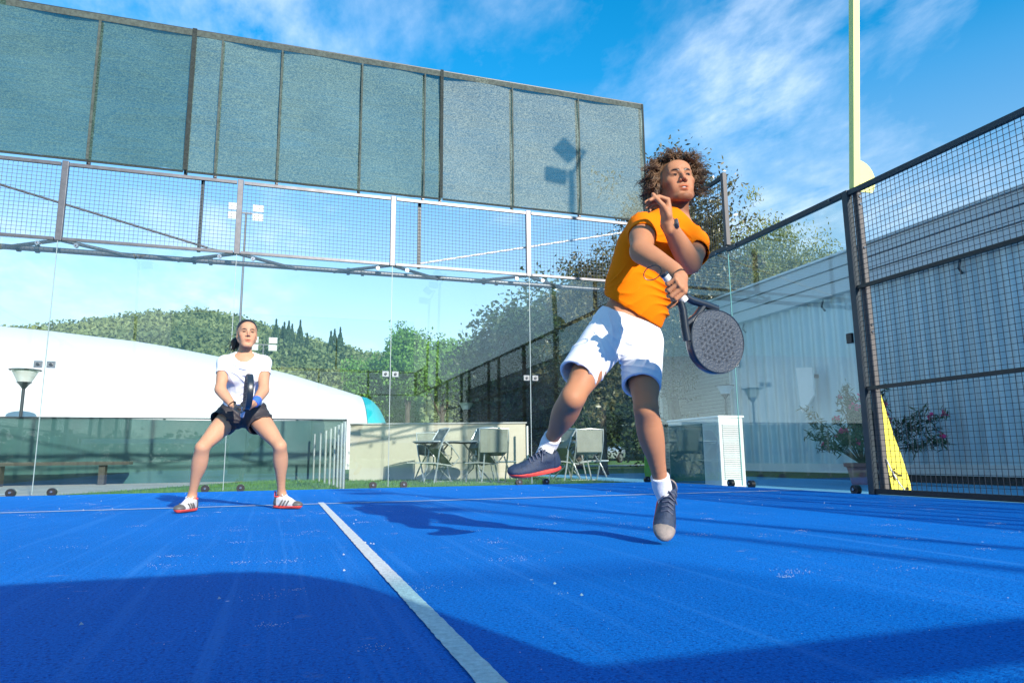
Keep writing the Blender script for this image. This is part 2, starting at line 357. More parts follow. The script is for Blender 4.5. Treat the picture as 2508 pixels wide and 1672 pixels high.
def sheet(name, x0, x1, y0, y1, z, mat, kind='structure', parent=None):
    o = npmesh(name, [(x0, y0, z), (x1, y0, z), (x1, y1, z), (x0, y1, z)], np.array([[0, 1, 2, 3]]), mat, parent)
    if kind: o['kind'] = kind
    return o
def copy_tree(o, delta, parent=None):
    c = o.copy(); COL.objects.link(c)
    if parent is None:
        c.location = Vector(o.location)+Vector(delta)
    else:
        c.parent = parent
    for ch in [k for k in bpy.data.objects if k.parent == o]:
        copy_tree(ch, delta, c)
    return c
rng = np.random.default_rng(7)

# ------------------------------------------------------------------ ground
sheet('ground', -400, 400, -300, 900, -0.10, M['lawn'])
hg_n = 90
gx, gy = np.meshgrid(np.linspace(-160, 260, hg_n), np.linspace(72, 330, 60), indexing='ij')
def hill_h(x, y):
    ridge = np.interp(x, [-160, -90, -45, -15, -2, 12, 26, 60, 120, 260], [7, 15, 23.5, 28.5, 25.5, 22.0, 19.0, 14, 9, 5])
    prof = np.interp(y, [72, 85, 110, 150, 190, 330], [-0.02, 0.14, 0.60, 0.98, 1.02, 0.9])
    return ridge*prof + 0.7*np.sin(x*0.11+1)*np.sin(y*0.07) * (y > 80)
gz = hill_h(gx, gy)-0.5
idx = np.arange(hg_n*60).reshape(hg_n, 60)
hf = np.stack([idx[:-1, :-1], idx[1:, :-1], idx[1:, 1:], idx[:-1, 1:]], -1).reshape(-1, 4)
tagp(npmesh('hill', np.stack([gx, gy, gz], -1).reshape(-1, 3), hf, M['hillmat'], smooth=True), kind='structure')
ap = MB(); ap.box((5.03, -14, -0.12), (40, 16.5, -0.045)); tagp(ap.build('blue_apron', M['apron']), kind='structure')
sheet('lawn_strip', -60, 60, 10.02, 72, -0.05, M['lawn'])
sheet('blue_pavement', 5.05, 40, -13, 16.5, -0.041, M['apron'])
# sand and pale paving beyond the glass, lower left
npmesh('gravel_path', [(-30, 10.03, -0.042), (-3.6, 10.03, -0.042), (-2.4, 12.2, -0.042), (-0.9, 15.6, -0.042), (-30, 15.6, -0.042)],
       [np.array([[0, 1, 2]]), np.array([[0, 2, 3, 4]])], M['sand'])['kind'] = 'structure'
npmesh('pale_paving', [(-30, 10.3, -0.036), (-4.1, 10.3, -0.036), (-3.6, 11.6, -0.036), (-30, 13.6, -0.036)], np.array([[0, 1, 2, 3]]), M['white'])['kind'] = 'structure'
npmesh('red_earth_bank', [(7, 47, -0.03), (13, 44, -0.03), (30, 70, 3.0), (14, 71, 3.4)], np.array([[0, 1, 2, 3]]), M['soil'])['kind'] = 'structure'
npmesh('driveway', [(6, 30, -0.044), (40, 26, -0.044), (44, 31, -0.044), (6, 34, -0.044)], np.array([[0, 1, 2, 3]]), M['concrete'])['kind'] = 'structure'
ct = MB(); ct.box((-5.0, -10.0, -0.09), (5.0, 10.0, 0.0)); tagp(ct.build('court_turf', M['turf']), kind='structure')
def line(name, x0, x1, y0, y1):
    n = max(2, int(max(x1-x0, y1-y0)/0.02)); r = rng.normal(0, 0.0009, (n+1, 2))
    t = np.linspace(0, 1, n+1)
    if x1-x0 > y1-y0:
        A = np.stack([x0+(x1-x0)*t, np.full(n+1, y0)+r[:, 0], np.full(n+1, .004)], 1); B = np.stack([x0+(x1-x0)*t, np.full(n+1, y1)+r[:, 1], np.full(n+1, .004)], 1)
    else:
        A = np.stack([np.full(n+1, x1)+r[:, 0], y0+(y1-y0)*t, np.full(n+1, .004)], 1); B = np.stack([np.full(n+1, x0)+r[:, 1], y0+(y1-y0)*t, np.full(n+1, .004)], 1)
    V = np.empty((2*n+2, 3)); V[0::2] = A; V[1::2] = B
    i = np.arange(n)*2
    o = npmesh(name, V, np.stack([i, i+2, i+3, i+1], 1), M['linewhite']); o['kind'] = 'structure'
line('service_line', -4.98, 4.98, 6.925, 6.975)
for sg in (1,):
    line('centre_line', -0.025, 0.025, 0.02, 6.921)
    line('centre_line', -0.025, 0.025, 6.979, 7.12)
line('service_line', -4.98, 4.98, -6.975, -6.925); line('centre_line', -0.025, 0.025, -6.9, -0.02)

# ------------------------------------------------------------------ court enclosure
def pane(parent, x0, y0, x1, y1, z0, z1, th=0.012):
    a = MB(); dx, dy = x1-x0, y1-y0; l = math.hypot(dx, dy); g = 0.004
    ux, uy = dx/l, dy/l; nx, ny = -uy*th/2, ux*th/2
    p0 = (x0+ux*g, y0+uy*g); p1 = (x1-ux*g, y1-uy*g)
    vs = [(p0[0]-nx, p0[1]-ny, z0), (p1[0]-nx, p1[1]-ny, z0), (p1[0]+nx, p1[1]+ny, z0), (p0[0]+nx, p0[1]+ny, z0)]
    vs += [(v[0], v[1], z1) for v in vs]
    a._add(vs, [(0, 1, 5, 4), (2, 3, 7, 6)]); a.m = 1; a._add(vs, [(0, 3, 2, 1), (4, 5, 6, 7), (1, 2, 6, 5), (3, 0, 4, 7)])
    return a.build('glass_pane', [M['glass'], M['glass_edge']], parent)
def mesh_panel(parent, x0, y0, x1, y1, z0, z1, mat, pitch=0.05, w=0.0042, xh=None):
    """welded wire panel between two plan points"""
    L_ = math.hypot(x1-x0, y1-y0); ux, uy = (x1-x0)/L_, (y1-y0)/L_; nx, ny = -uy, ux
    nv = int(round(L_/pitch)); nh = int(round((z1-z0)/pitch)); V = []; F = []
    def rod(a, b, off):
        a = np.array(a); b = np.array(b); d = b-a; n = len(V)
        n3 = np.array([nx, ny, 0])*w/2; s3 = (np.array([ux, uy, 0]) if abs(d[2]) > 1e-6 else np.array([0, 0, 1.0]))*w/2
        o = np.array([nx, ny, 0])*off
        for p in (a+o, b+o):
            for i, j in ((-1, -1), (1, -1), (1, 1), (-1, 1)): V.append(p+n3*i+s3*j)
        for q in range(4): F.append((n+q, n+(q+1) % 4, n+4+(q+1) % 4, n+4+q))
    for i in range(1, nv):
        t = L_*i/nv; rod((x0+ux*t, y0+uy*t, z0), (x0+ux*t, y0+uy*t, z1), 0)
    for j in range(1, nh):
        z = z0+(z1-z0)*j/nh; rod((x0, y0, z), (x1, y1, z), w*0.9)
    o = npmesh('wire_mesh', np.array(V), np.array(F), mat, parent); o['kind'] = 'stuff'
    return o
def bolt_disc(parent, c, nrm, r=0.032, name='top_bolt', mat=None, th=0.03):
    a = MB(); a.disc(c, nrm, r, th, 18); cc = np.array(c)+np.array(nrm)*th*0.5; a.m = 1; a.disc(cc, nrm, r*0.35, 0.016, 10)
    return a.build(name, [mat or M['chrome'], M['galv']], parent, smooth=True)
def end_wall(Y, sgn, label, detail=True):
    """glass back wall at y=Y, sgn=+1 if the court lies on its -y side"""
    root = empty('glass_wall', (0, Y, 0), label, 'glass wall')
    xs = [-5, -3, -1, 1, 3, 5]
    for a, b in zip(xs[:-1], xs[1:]):
        pane(root, a, Y, b, Y, 0.012, 2.985)
        if b < 5: MB().box((b-0.0035, Y-0.004, 0.012), (b+0.0035, Y+0.004, 2.985)).build('joint_seal', M['seal'], root)
        mesh_panel(root, a+0.04, Y+0.012*sgn, b-0.04, Y+0.012*sgn, 3.04, 3.93, M['wire'])
        MB().bar((a+0.045, Y, 3.955), (b-0.045, Y, 3.955), 0.035, 0.04).build('upper_rail', M['galv'], root)
        MB().bar((a+0.045, Y, 3.012), (b-0.045, Y, 3.012), 0.03, 0.035).build('lower_rail', M['galv'], root)
        for s in (a+0.2, b-0.2):
            o = MB().disc((s, Y-0.02*sgn, 0.035), (0, 1, 0), 0.048, 0.05, 20)
            o.m = 1; o.disc((s, Y-0.05*sgn, 0.04), (0, 1, 0), 0.014, 0.02, 10)
            o.build('base_clamp', [M['black'], M['chrome']], root, smooth=True)
            if detail: bolt_disc(root, (s, Y-0.02*sgn, 2.935), (0, -sgn, 0), 0.026)
    for x in xs:
        w = 0.035 if abs(x) < 5 else 0.06
        MB().box((x-w, Y+0.02*sgn-0.03, 2.99), (x+w, Y+0.02*sgn+0.03, 4.0)).build('post', M['galv'], root, bevel=0.004)
        if abs(x) < 5 and detail:
            for dx in (-0.065, 0.065):
                a = MB(); a.box((x+dx-0.045, Y-0.02*sgn-0.006, 1.45), (x+dx+0.045, Y-0.02*sgn+0.006, 1.53)); a.m = 1
                a.disc((x+dx, Y-0.034*sgn, 1.49), (0, 1, 0), 0.018, 0.016, 14)
                a.build('patch_clamp', [M['chrome'], M['slate']], root, bevel=0.004)
    return root
back = end_wall(10.0, 1, 'back wall of clear glass panes with wire mesh above, behind both players')
# slim posts and tie rods inside the upper mesh, and the pipe brace just behind it
for x in (-3.46, -1.46, 1.38, 3.4):
    if x in (-1.46, 1.38): MB().box((x-0.02, 10.06, 3.0), (x+0.02, 10.10, 4.0)).build('slim_post', M['slate'], back)
for a, b, m in (((-5.0, 10.09, 3.98), (-1.36, 10.09, 3.07), 'galv'), ((1.36, 10.09, 3.07), (4.95, 10.09, 3.92), 'white')):
    MB().tube([a, b], 0.014, 8).build('tie_rod', M[m], back, smooth=True)
    e = np.array(a if a[0] > 0 else b); f = np.array([1.02 if e[0] > 0 else -1.02, 10.06, 3.02])
    MB().tube([e, f], 0.005, 6).build('tie_cable', M['galv'], back)
brace = empty('brace_frame', (0, 10.45, 0), 'grey pipe truss just behind the top edge of the back glass', 'pipe truss')
MB().tube([(-7, 10.5, 3.0), (4.6, 10.5, 3.0)], 0.035, 12).build('long_pipe', M['galv'], brace, smooth=True)
for x in (-3.0, -1.0, 1.0, 3.0):
    MB().tube([(x, 10.08, 3.02), (x-0.75, 10.5, 2.98)], 0.024, 10).build('strut', M['galv'], brace, smooth=True)
    MB().tube([(x, 10.08, 3.02), (x+0.75, 10.5, 2.98)], 0.024, 10).build('strut', M['galv'], brace, smooth=True)
    for dx in (-0.55, -0.35):
        MB().tube([(x+dx-0.02, 10.5, 3.0), (x+dx+0.02, 10.5, 3.0)], 0.052, 12).build('pipe_collar', M['slate'], brace)
# windscreen above the back wall
def screen(Y, x0, x1, seams, ztop, label, segs):
    root = empty('windscreen', ((x0+x1)/2, Y, 4.0), label, 'shade screen')
    for (a, b, m) in segs:
        n = 40; k = 12; V = []
        for j in range(k+1):
            for i in range(n+1):
                x = a+(b-a)*i/n; z = 4.03+(ztop-4.03)*j/k
                V.append((x, Y+0.02*math.sin(x*5.1+z*2)+0.014*math.sin(z*7+x*3), z+(0.012*math.sin(x*9) if j == 0 else 0)))
        ii = np.arange((n+1)*(k+1)).reshape(k+1, n+1)
        F = np.stack([ii[:-1, :-1], ii[:-1, 1:], ii[1:, 1:], ii[1:, :-1]], -1).reshape(-1, 4)
        npmesh('net_panel', V, F, M[m], root, smooth=True)
        if Y > 0: MB().box((a+0.01, Y-0.028, ztop-0.085), (b-0.01, Y-0.022, ztop)).build('top_hem', M['hem'], root)
        MB().box((a+0.01, Y-0.028, 4.005), (b-0.01, Y-0.022, 4.035)).build('bottom_hem', M['hemdark'], root)
    MB().tube([(x0, Y, ztop+0.012), (x1, Y, ztop+0.012)], 0.014, 8).build('top_cable', M['black'], root)
    for x, w, z1, m in seams:
        MB().box((x-w/2, Y-0.036, 4.04), (x+w/2, Y-0.030, z1)).build('net_seam', M[m], root)
        MB().box((x-0.02, Y+0.035, 4.0), (x+0.02, Y+0.075, z1)).build('screen_post', M['galv'], root)
    return root
screen(10.0, -6.2, 5.0, [(-2.77, .03, 5.93, 'hem'), (-1.67, .055, 6.02, 'hemdark'), (-1.49+.17, .024, 5.93, 'hem'), (-0.56, .022, 5.93, 'hem'), (0.52, .022, 5.93, 'hem'),
                         (1.42, .02, 5.93, 'hem'), (1.67, .045, 6.02, 'hemdark'), (2.76, .02, 5.93, 'hem'), (3.85, .02, 5.93, 'hem'), (4.98, .03, 6.0, 'hemdark')],
       6.0, 'long teal green shade netting stretched above the back glass wall', [(-6.2, -1.68, 'screen_a'), (-1.66, 1.66, 'screen_b'), (1.68, 5.0, 'screen_c')])
opp = end_wall(-10.0, -1, 'glass wall at the far opposite end of the court, seen only as a reflection', False)
screen(-10.0, -4.6, 4.9, [(-1.67, .06, 6.02, 'hemdark'), (1.67, .06, 6.02, 'hemdark')], 6.15, 'teal shade netting at the opposite court end, reflected in the glass', [(-4.6, -1.68, 'screen_d'), (-1.66, 1.66, 'screen_d'), (1.68, 4.9, 'screen_d')])

def side_wall(X, sx_, yc, sy, label):
    """glass corner part of a side wall: from y=yc (corner) 4 m towards the net"""
    root = empty('side_glass', (X, yc, 0), label, 'glass wall')
    y1 = yc-2*sy; y2 = yc-4*sy
    pane(root, X, yc, X, y1, 0.012, 2.985); pane(root, X, y1, X, y2, 0.012, 2.955)
    MB().box((X-0.004, y1-0.0035, 0.012), (X+0.004, y1+0.0035, 2.955)).build('joint_seal', M['seal'], root)
    mesh_panel(root, X, min(yc, y1)+0.04, X, max(yc, y1)-0.04, 3.05, 3.93, M['wire_dark'])
    MB().bar((X, yc, 3.97), (X, y1, 3.97), 0.04, 0.05).build('upper_rail', M['slate'], root)
    MB().bar((X, yc-0.06*sy, 3.012), (X, y1, 3.012), 0.05, 0.05).build('lower_rail', M['slate'], root)
    MB().bar((X, y1, 2.985), (X, y2+0.05*sy, 2.985), 0.05, 0.055).build('lower_rail', M['slate'], root)
    MB().box((X-0.03, y1-0.03, 3.04), (X+0.03, y1+0.03, 4.02)).build('post', M['taupe'] if sx_ > 0 else M['slate'], root, bevel=0.004)
    for yy in (yc-0.2*sy, y1+0.2*sy, y1-0.2*sy, y2+0.2*sy):
        o = MB().disc((X-0.02*sx_, yy, 0.035), (1, 0, 0), 0.048, 0.05, 20); o.m = 1; o.disc((X-0.05*sx_, yy, 0.04), (1, 0, 0), 0.014, 0.02, 10)
        o.build('base_clamp', [M['black'], M['chrome']], root, smooth=True)
        bolt_disc(root, (X-0.032*sx_, yy, 2.985), (-sx_, 0, 0), 0.012)
    for dy in (-0.065, 0.065):
        a = MB(); a.box((X-0.026, y1+dy-0.045, 1.45), (X-0.014, y1+dy+0.045, 1.53)) if sx_ > 0 else a.box((X+0.014, y1+dy-0.045, 1.45), (X+0.026, y1+dy+0.045, 1.53))
        a.m = 1; a.disc((X-0.034*sx_, y1+dy, 1.49), (1, 0, 0), 0.018, 0.016, 14); a.build('patch_clamp', [M['chrome'], M['slate']], root, bevel=0.004)
    return root
sw = side_wall(5.0, 1, 10.0, 1, 'clear glass side wall right of the jumping man')
MB().box((4.955, 6.06, 1.46), (4.985, 6.13, 1.56)).build('latch_plate', M['black'], sw, bevel=0.004)
side_wall(-5.0, -1, 10.0, 1, 'left glass side wall outside the picture, near the back corner')
side_wall(5.0, 1, -10.0, -1, 'right glass side wall at the opposite court end, seen in reflection')
side_wall(-5.0, -1, -10.0, -1, 'left glass side wall at the opposite court end')
def side_fence(X, sx_, label):
    root = empty('mesh_fence', (X, 0, 0), label, 'wire fence')
    ys = [6, 4, 2, 1.05, -1.05, -2, -4, -6]
    for a, b in zip(ys[:-1], ys[1:]):
        mesh_panel(root, X, b+0.035, X, a-0.035, 0.05, 2.965, M['wire_dark'], w=0.0038)
        for z in (1.0, 2.0): MB().bar((X, b+0.035, z), (X, a-0.035, z), 0.035, 0.035).build('middle_rail', M['black'], root)
        MB().bar((X, b+0.035, 2.98), (X, a-0.035, 2.98), 0.045, 0.05).build('top_rail', M['slate'], root)
        MB().bar((X, b+0.035, 0.03), (X, a-0.035, 0.03), 0.045, 0.05).build('bottom_rail', M['black'], root)
    for y in ys:
        MB().box((X-0.035, y-0.035, 0), (X+0.035, y+0.035, 3.01)).build('post', M['slate'], root, bevel=0.004)
    return root
side_fence(5.0, 1, 'dark wire mesh fence panel along the right edge of the court')
side_fence(-5.0, -1, 'dark wire mesh fence along the left court side, outside the picture')

# ---- light poles
def light_pole(x, y, label, lower=True, side=1):
    root = empty('light_pole', (x, y, 0), label, 'light pole', 'floodlight poles around the court')
    ln = -0.43 if y > 0 else 0.43                      # the mast leans a little towards the net
    MB().bar((x-.05*side, y, 3.02), (x-.05*side, y+ln, 6.85), 0.08, 0.064, up=(0, 1, 0)).build('upper_mast', M['lime'], root, bevel=0.003)
    # half-round hinge plate
    pts = [(x-side*0.03, y-0.04, 2.98)]+[(x+side*(-0.015+0.2*math.cos(a)), y-0.04, 3.12+0.2*math.sin(a)) for a in np.linspace(-0.75, 1.5, 10)]
    MB().prism(pts, (0, 0.012, 0)).build('hinge_plate', M['lime'], root)
    MB().box((x-0.06, y-0.03, 0), (x+0.0, y+0.03, 3.02)).build('lower_mast', M['taupe'], root, bevel=0.003)
    for z in (2.93, 2.85, 2.4, 1.62, 1.55, 1.0):
        MB().disc((x-0.03, y-0.035, z), (0, 1, 0), 0.013, 0.014, 10).build('bolt', M['chrome'], root)
    # head: a cranked arm with two lamps over the court
    yt = y+ln
    MB().tube([(x, yt, 6.83), (x+0.10*side, yt, 7.05), (x+0.20*side, yt-0.05, 7.21)], 0.028, 8).build('crank_arm', M['lime'], root)
    MB().tube([(x+0.20*side, yt-0.05, 7.21), (x-0.25*side, yt+0.1, 7.11)], 0.022, 8).build('lamp_arm', M['lime'], root)
    for (dx, dz, t) in ((-0.12, 7.17, 0.75), (-0.30, 6.75, 0.1)):
        R = Matrix.Rotation(t*side, 3, 'Y') @ Matrix.Rotation(0.3, 3, 'X')
        b = MB(); c = (x+dx*side, yt, dz); b.box((c[0]-0.17, c[1]-0.05, c[2]-0.12), (c[0]+0.17, c[1]+0.05, c[2]+0.12), rot=R, piv=c)
        o = b.build('floodlight', M['white'], root, bevel=0.01)
    MB().tube([(x, yt, 6.77), (x-0.25*side, yt, 6.75)], 0.016, 8).build('lamp_arm', M['lime'], root)
    return root
light_pole(5.10, 5.94, 'tall lime painted light pole rising at the right from the glass and mesh joint')
lp2 = light_pole(5.10, -6.0, 'lime light pole on the right side at the opposite end, seen reflected in glass')
light_pole(-5.10, 5.94, 'lime light pole on the left court side near the camera end', side=-1)
light_pole(-5.10, -6.0, 'lime light pole on the left side of the opposite court end', side=-1)
light_pole(5.25, -8.7, 'lime light pole beyond the opposite court corner')
# ---- yellow foot bracket of the pole, with the runner emblem
br = empty('foot_bracket', (5.2, 5.95, 0), 'tapered yellow steel bracket bracing the right fence post at the ground', 'bracket')
by = 5.97
# front face outline from measured marks (x from z), small lugs towards the post
def bl(u, v): p = at(u, v, by); return (p[0], p[2])
S7 = 0.24237
outl = [(720, 300), (800, 300), (830, 400), (880, 560), (950, 780), (1020, 960), (1080, 1140), (1115, 1260), (1125, 1352), (935, 1352), (905, 1190), (875, 1060), (838, 1050),
        (820, 870), (785, 870), (778, 800), (808, 780), (780, 470), (775, 400), (730, 390)]
poly = [(lambda p: (p[0], by, p[1]))(bl(1960+a*S7, 880+b*S7)) for a, b in outl]
MB().prism(poly, (0, 0.012, 0)).build('plate', M['yellow'], br)
MB().box((5.33, by-0.08, 0.0), (5.56, by+0.10, 0.012)).build('foot', M['yellow'], br)
MB().box((5.09, by+0.02, 0.0), (5.20, by+0.03, 0.42)).build('stiffener', M['dark'], br)
def emb(pts, r):
    q = [(lambda p: (p[0], by-0.004, p[1]))(bl(1960+a*S7, 880+b*S7)) for a, b in pts]
    return MB().tube(q, r, 6)
EM = PM('emblem_dark', (0.03, 0.02, 0.01), 0.6)
e0 = MB()
for pts, r in (([(945, 1100), (948, 1112)], .010), ([(935, 1125), (940, 1160)], .013), ([(935, 1128), (908, 1112)], .005), ([(945, 1125), (965, 1150), (985, 1165)], .005),
               ([(990, 1168), (1018, 1170)], .010), ([(938, 1160), (918, 1185), (895, 1175)], .006), ([(942, 1160), (945, 1190), (958, 1222)], .006)):
    e0._add(*(lambda t: (t.v, t.f))(emb(pts, r)))
e0.build('runner_emblem', EM, br)
for a, b in ((757, 360), (798, 830), (1075, 1303), (980, 1335)):
    p = bl(1960+a*S7, 880+b*S7); MB().disc((p[0], by-0.006, p[1]), (0, 1, 0), 0.016, 0.012, 12).build('bolt', M['black'], br)
g2 = empty('foot_bracket', (4.9, 10.2, 0), 'small rounded light green steel bracket by the back corner behind the man', 'bracket')
pts = [(4.88, 0), (4.86, .16), (4.88, .42), (4.94, .52), (5.0, .50), (5.05, .36), (5.12, .2), (5.18, .12), (5.2, 0), (5.1, 0), (5.08, .05), (5.02, .06), (4.99, 0)]
MB().prism([(a, 10.16, b) for a, b in pts], (0, 0.012, 0)).build('plate', M['lime2'], g2)
for a, b in ((4.9, .05), (5.12, .1), (5.07, .14), (4.95, .28)):
    MB().disc((a, 10.155, b), (0, 1, 0), 0.016, 0.01, 10).build('bolt', M['black'], g2)
# cable beside the yellow bracket
cb = MB().tube([(5.08, 5.9, 0.33), (5.11, 5.88, 0.22), (5.17, 5.86, 0.10), (5.24, 5.84, 0.0)], 0.006, 6).build('loose_cable', M['white'], smooth=True)
tagp(cb, 'short white cable hanging behind the mesh beside the yellow bracket', 'cable')

# ---- net across the court middle (behind the photographer; casts the shadow band)
net = empty('court_net', (0, 0, 0), 'black court net with white tape just behind the camera', 'net')
MB().box((-5.0, -0.012, 0.80), (5.0, 0.012, 0.91)).build('tape', M['white'], net)
mesh_panel(net, -4.98, 0.0, 4.98, 0.0, 0.03, 0.80, M['black'], 0.045, 0.0042)
for x in (-4.95, 4.95): MB().box((x-.03, -.03, 0), (x+.03, .03, 0.95)).build('net_post', M['slate'], net)
rf = empty('sun_blocker', (0, 0.15, 0), 'added round cornered sun reflector on stands behind the camera', 'blocker')  # unseen panel added only to cast the rounded shadow across the foreground turf
pp = [(-1.6, 0.35)]+[(0.73, 0.35)]+[(0.45+0.28*math.cos(a), 1.23+0.28*math.sin(a)) for a in np.linspace(0, math.pi/2, 8)]+[(-1.35+0.25*math.cos(a), 1.26+0.25*math.sin(a)) for a in np.linspace(math.pi/2, math.pi, 6)]
MB().prism([(a, 0.14, b) for a, b in pp], (0, 0.015, 0)).build('blocker_panel', M['white'], rf)
MB().prism([(-1.6, 0.16, 0.02), (0.73, 0.16, 0.02), (0.73, 0.16, 0.34), (-1.6, 0.16, 0.34)], (0, 0.01, 0)).build('blocker_skirt', M['black'], rf)
for x in (-1.2, 0.4): MB().tube([(x, 0.2, 0), (x, 0.2, 1.5)], 0.012, 8).build('blocker_stand', M['black'], rf)

# ------------------------------------------------------------------ right building
bd = empty('sports_hall', (8.6, 10, 0), 'long low hall with ribbed metal wall and pale fascia beyond the right glass', 'building')
XB = 8.6
V = []; F = []; p = 0.27; n = 0; y = -14.5; prof = []
while y < 13.0:
    prof += [(y, 0), (y+p*0.42, 0), (y+p*0.5, 0.045), (y+p*0.92, 0.045)]; y += p
prof.append((13.0, 0))
for (yy, dx) in prof: V += [(XB-dx, yy, 0.22), (XB-dx, yy, 3.05)]
F = np.array([(2*i, 2*i+2, 2*i+3, 2*i+1) for i in range(len(prof)-1)])
npmesh('metal_wall', V, F, M['corr'], bd)
MB().box((XB+0.01, -14.5, -0.05), (XB+9, 16.2, 3.7)).build('wall_core', M['mortar'], bd)
MB().box((XB-0.07, -14.5, -0.045), (XB+0.005, 15.9, 0.07)).build('dark_plinth', M['dark'], bd)
MB().box((XB-0.10, -14.5, 0.07), (XB+0.005, 13.0, 0.22)).build('sill', M['cream'], bd)
zz = [3.04, 3.26, 3.47, 3.66]
for i in range(3): MB().box((XB-0.16-0.03*i, -14.6, zz[i]+0.006), (XB+0.3, 16.3, zz[i+1]-0.006)).build('fascia_board', M['fascia'], bd, bevel=0.004)
MB().box((XB-0.27, -14.6, 3.665), (XB+0.4, 16.3, 3.70)).build('roof_flashing', M['white'], bd)
MB().box((XB-0.03, 12.98, 0.07), (XB+0.008, 13.10, 3.04)).build('corner_strip', M['cream'], bd)
MB().box((XB-0.03, 15.86, -0.04), (XB+0.008, 15.98, 3.04)).build('corner_strip', M['cream'], bd)
for yy in (5.4, 7.6, 10.2, 12.4):
    MB().tube([(XB-0.1, yy, 3.02), (XB-0.14, yy, 2.9), (XB-0.05, yy+.03, 2.84)], 0.018, 8).build('hook_lamp', M['slate'], bd)
bm_me = None; cnt = 0; stuffb = MB()
bh, bw = 0.066, 0.255
rows = int(3.0/(bh+0.012)); allb = []
for r in range(rows):
    z = 0.075+r*(bh+0.012); yy = 13.11-(bw*0.5 if r % 2 else 0)
    while yy < 15.85:
        a = max(yy, 13.105); b = min(yy+bw, 15.855)
        if b-a > 0.04: allb.append((z, a, b))
        yy += bw+0.012
allb.sort(key=lambda t: -(t[0] > 0.9))
cache = {}
for k, (z, a, b) in enumerate(allb):
    j = float(rng.uniform(-0.004, 0.005))
    if k < 290:
        key = round(b-a, 3)
        if key not in cache:
            m_ = MB().box((-0.012, 0, 0), (0.01, b-a, bh)); o = m_.build('brick', M['brick'], bd); cache[key] = o.data
        else:
            o = bpy.data.objects.new('brick', cache[key]); COL.objects.link(o); o.parent = bd; o.matrix_parent_inverse = Matrix.Translation(-Vector(bd.location))
        o.location = (XB+0.0+j, a, z)
    else: stuffb.box((XB-0.012+j, a, z), (XB+0.008, b, z+bh))
stuffb.build('brick_field', M['brick'], bd)['kind'] = 'stuff'

# AC / storage box outside the side glass
ac = empty('ventilation_unit', (5.35, 9.2, -0.04), 'white louvred ventilation cabinet standing outside the right glass', 'cabinet')
ax0, ax1, ay0, ay1, az = 5.14, 5.52, 8.62, 9.9, 0.87
MB().box((ax0, ay0, -0.04), (ax1, ay1, az)).build('casing', M['cream'], ac, bevel=0.012)
MB().box((ax0-0.015, ay0-0.015, az+0.002), (ax1+0.015, ay1+0.015, az+0.03)).build('lid', M['white'], ac, bevel=0.008)
for k in range(26):
    z = 0.07+k*0.028
    MB().box((ax0+0.05, ay0-0.014, z), (ax1-0.05, ay0-0.002, z+0.014), rot=Matrix.Rotation(0.4, 3, 'X'), piv=(ax0, ay0-0.006, z)).build('louvre', M['white'], ac)
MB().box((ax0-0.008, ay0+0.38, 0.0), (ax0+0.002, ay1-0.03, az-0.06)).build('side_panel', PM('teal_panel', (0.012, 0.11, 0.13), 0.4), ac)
for k in range(24):
    z = 0.08+k*0.03
    MB().box((ax0-0.012, ay0+0.06, z), (ax0-0.002, ay0+0.32, z+0.014)).build('side_louvre', M['cream'], ac)

# white notice panel, tap pipe and wall lamp on the hall
sg = empty('white_sign', (XB-0.3, 8.7, 1), 'blank white upright panel fixed to the hall wall, seen through the side glass', 'panel')
c0, c1 = None, None
MB().prism([(XB-.30, 10.37, 1.86), (XB-.30, 10.77, 1.90), (XB-.30, 10.72, 1.14), (XB-.30, 10.68, 1.10), (XB-.30, 10.38, 1.38)], (0.03, 0, 0)).build('face', M['white'], sg)
MB().box((XB-.26, 10.5, 1.7), (XB-.05, 10.56, 1.76)).build('wall_arm', M['galv'], sg)
tp = empty('stand_pipe', (7.9, 12.6, 0), 'thin dark bent pipe standing in front of the brick wall', 'pipe')
MB().tube([(8.4, 15.0, -.04), (8.4, 15.0, 1.6), (8.4, 14.95, 1.67), (8.4, 14.50, 1.67), (8.4, 14.45, 1.58)], 0.022, 8).build('pipe', M['slate'], tp, smooth=True)

def garden_lamp(x, y, h, label, s=1.0):
    root = empty('garden_lamp', (x, y, 0), label, 'garden lamp', 'uplight garden lamps with bowl heads')
    MB().tube([(x, y, -.04), (x, y, h-0.45*s)], 0.035*s, 10).build('mast', M['slate'], root, smooth=True)
    MB().lathe((x, y, h-0.45*s), [(0.03*s, 0), (0.10*s, 0.10*s), (0.16*s, 0.16*s)], 16).build('neck', M['slate'], root, smooth=True)
    MB().lathe((x, y, h-0.29*s), [(0.14*s, 0), (0.27*s, 0.26*s), (0.28*s, 0.27*s)], 20).build('bowl', M['lampglass'], root, smooth=True)
    MB().lathe((x, y, h-0.02*s), [(0.32*s, 0), (0.33*s, 0.02*s), (0.0, 0.04*s)], 20).build('rim_cap', M['galv'], root, smooth=True)
garden_lamp(-7.45, 24, 3.0, 'bowl topped garden lamp in front of the white dome at far left', 1.25)
garden_lamp(5.15, 22, 2.1, 'small bowl topped garden lamp behind the beige wall', 0.8)
garden_lamp(8.2, 12.75, 1.78, 'bowl topped garden lamp in front of the pale brick wall', 0.6)

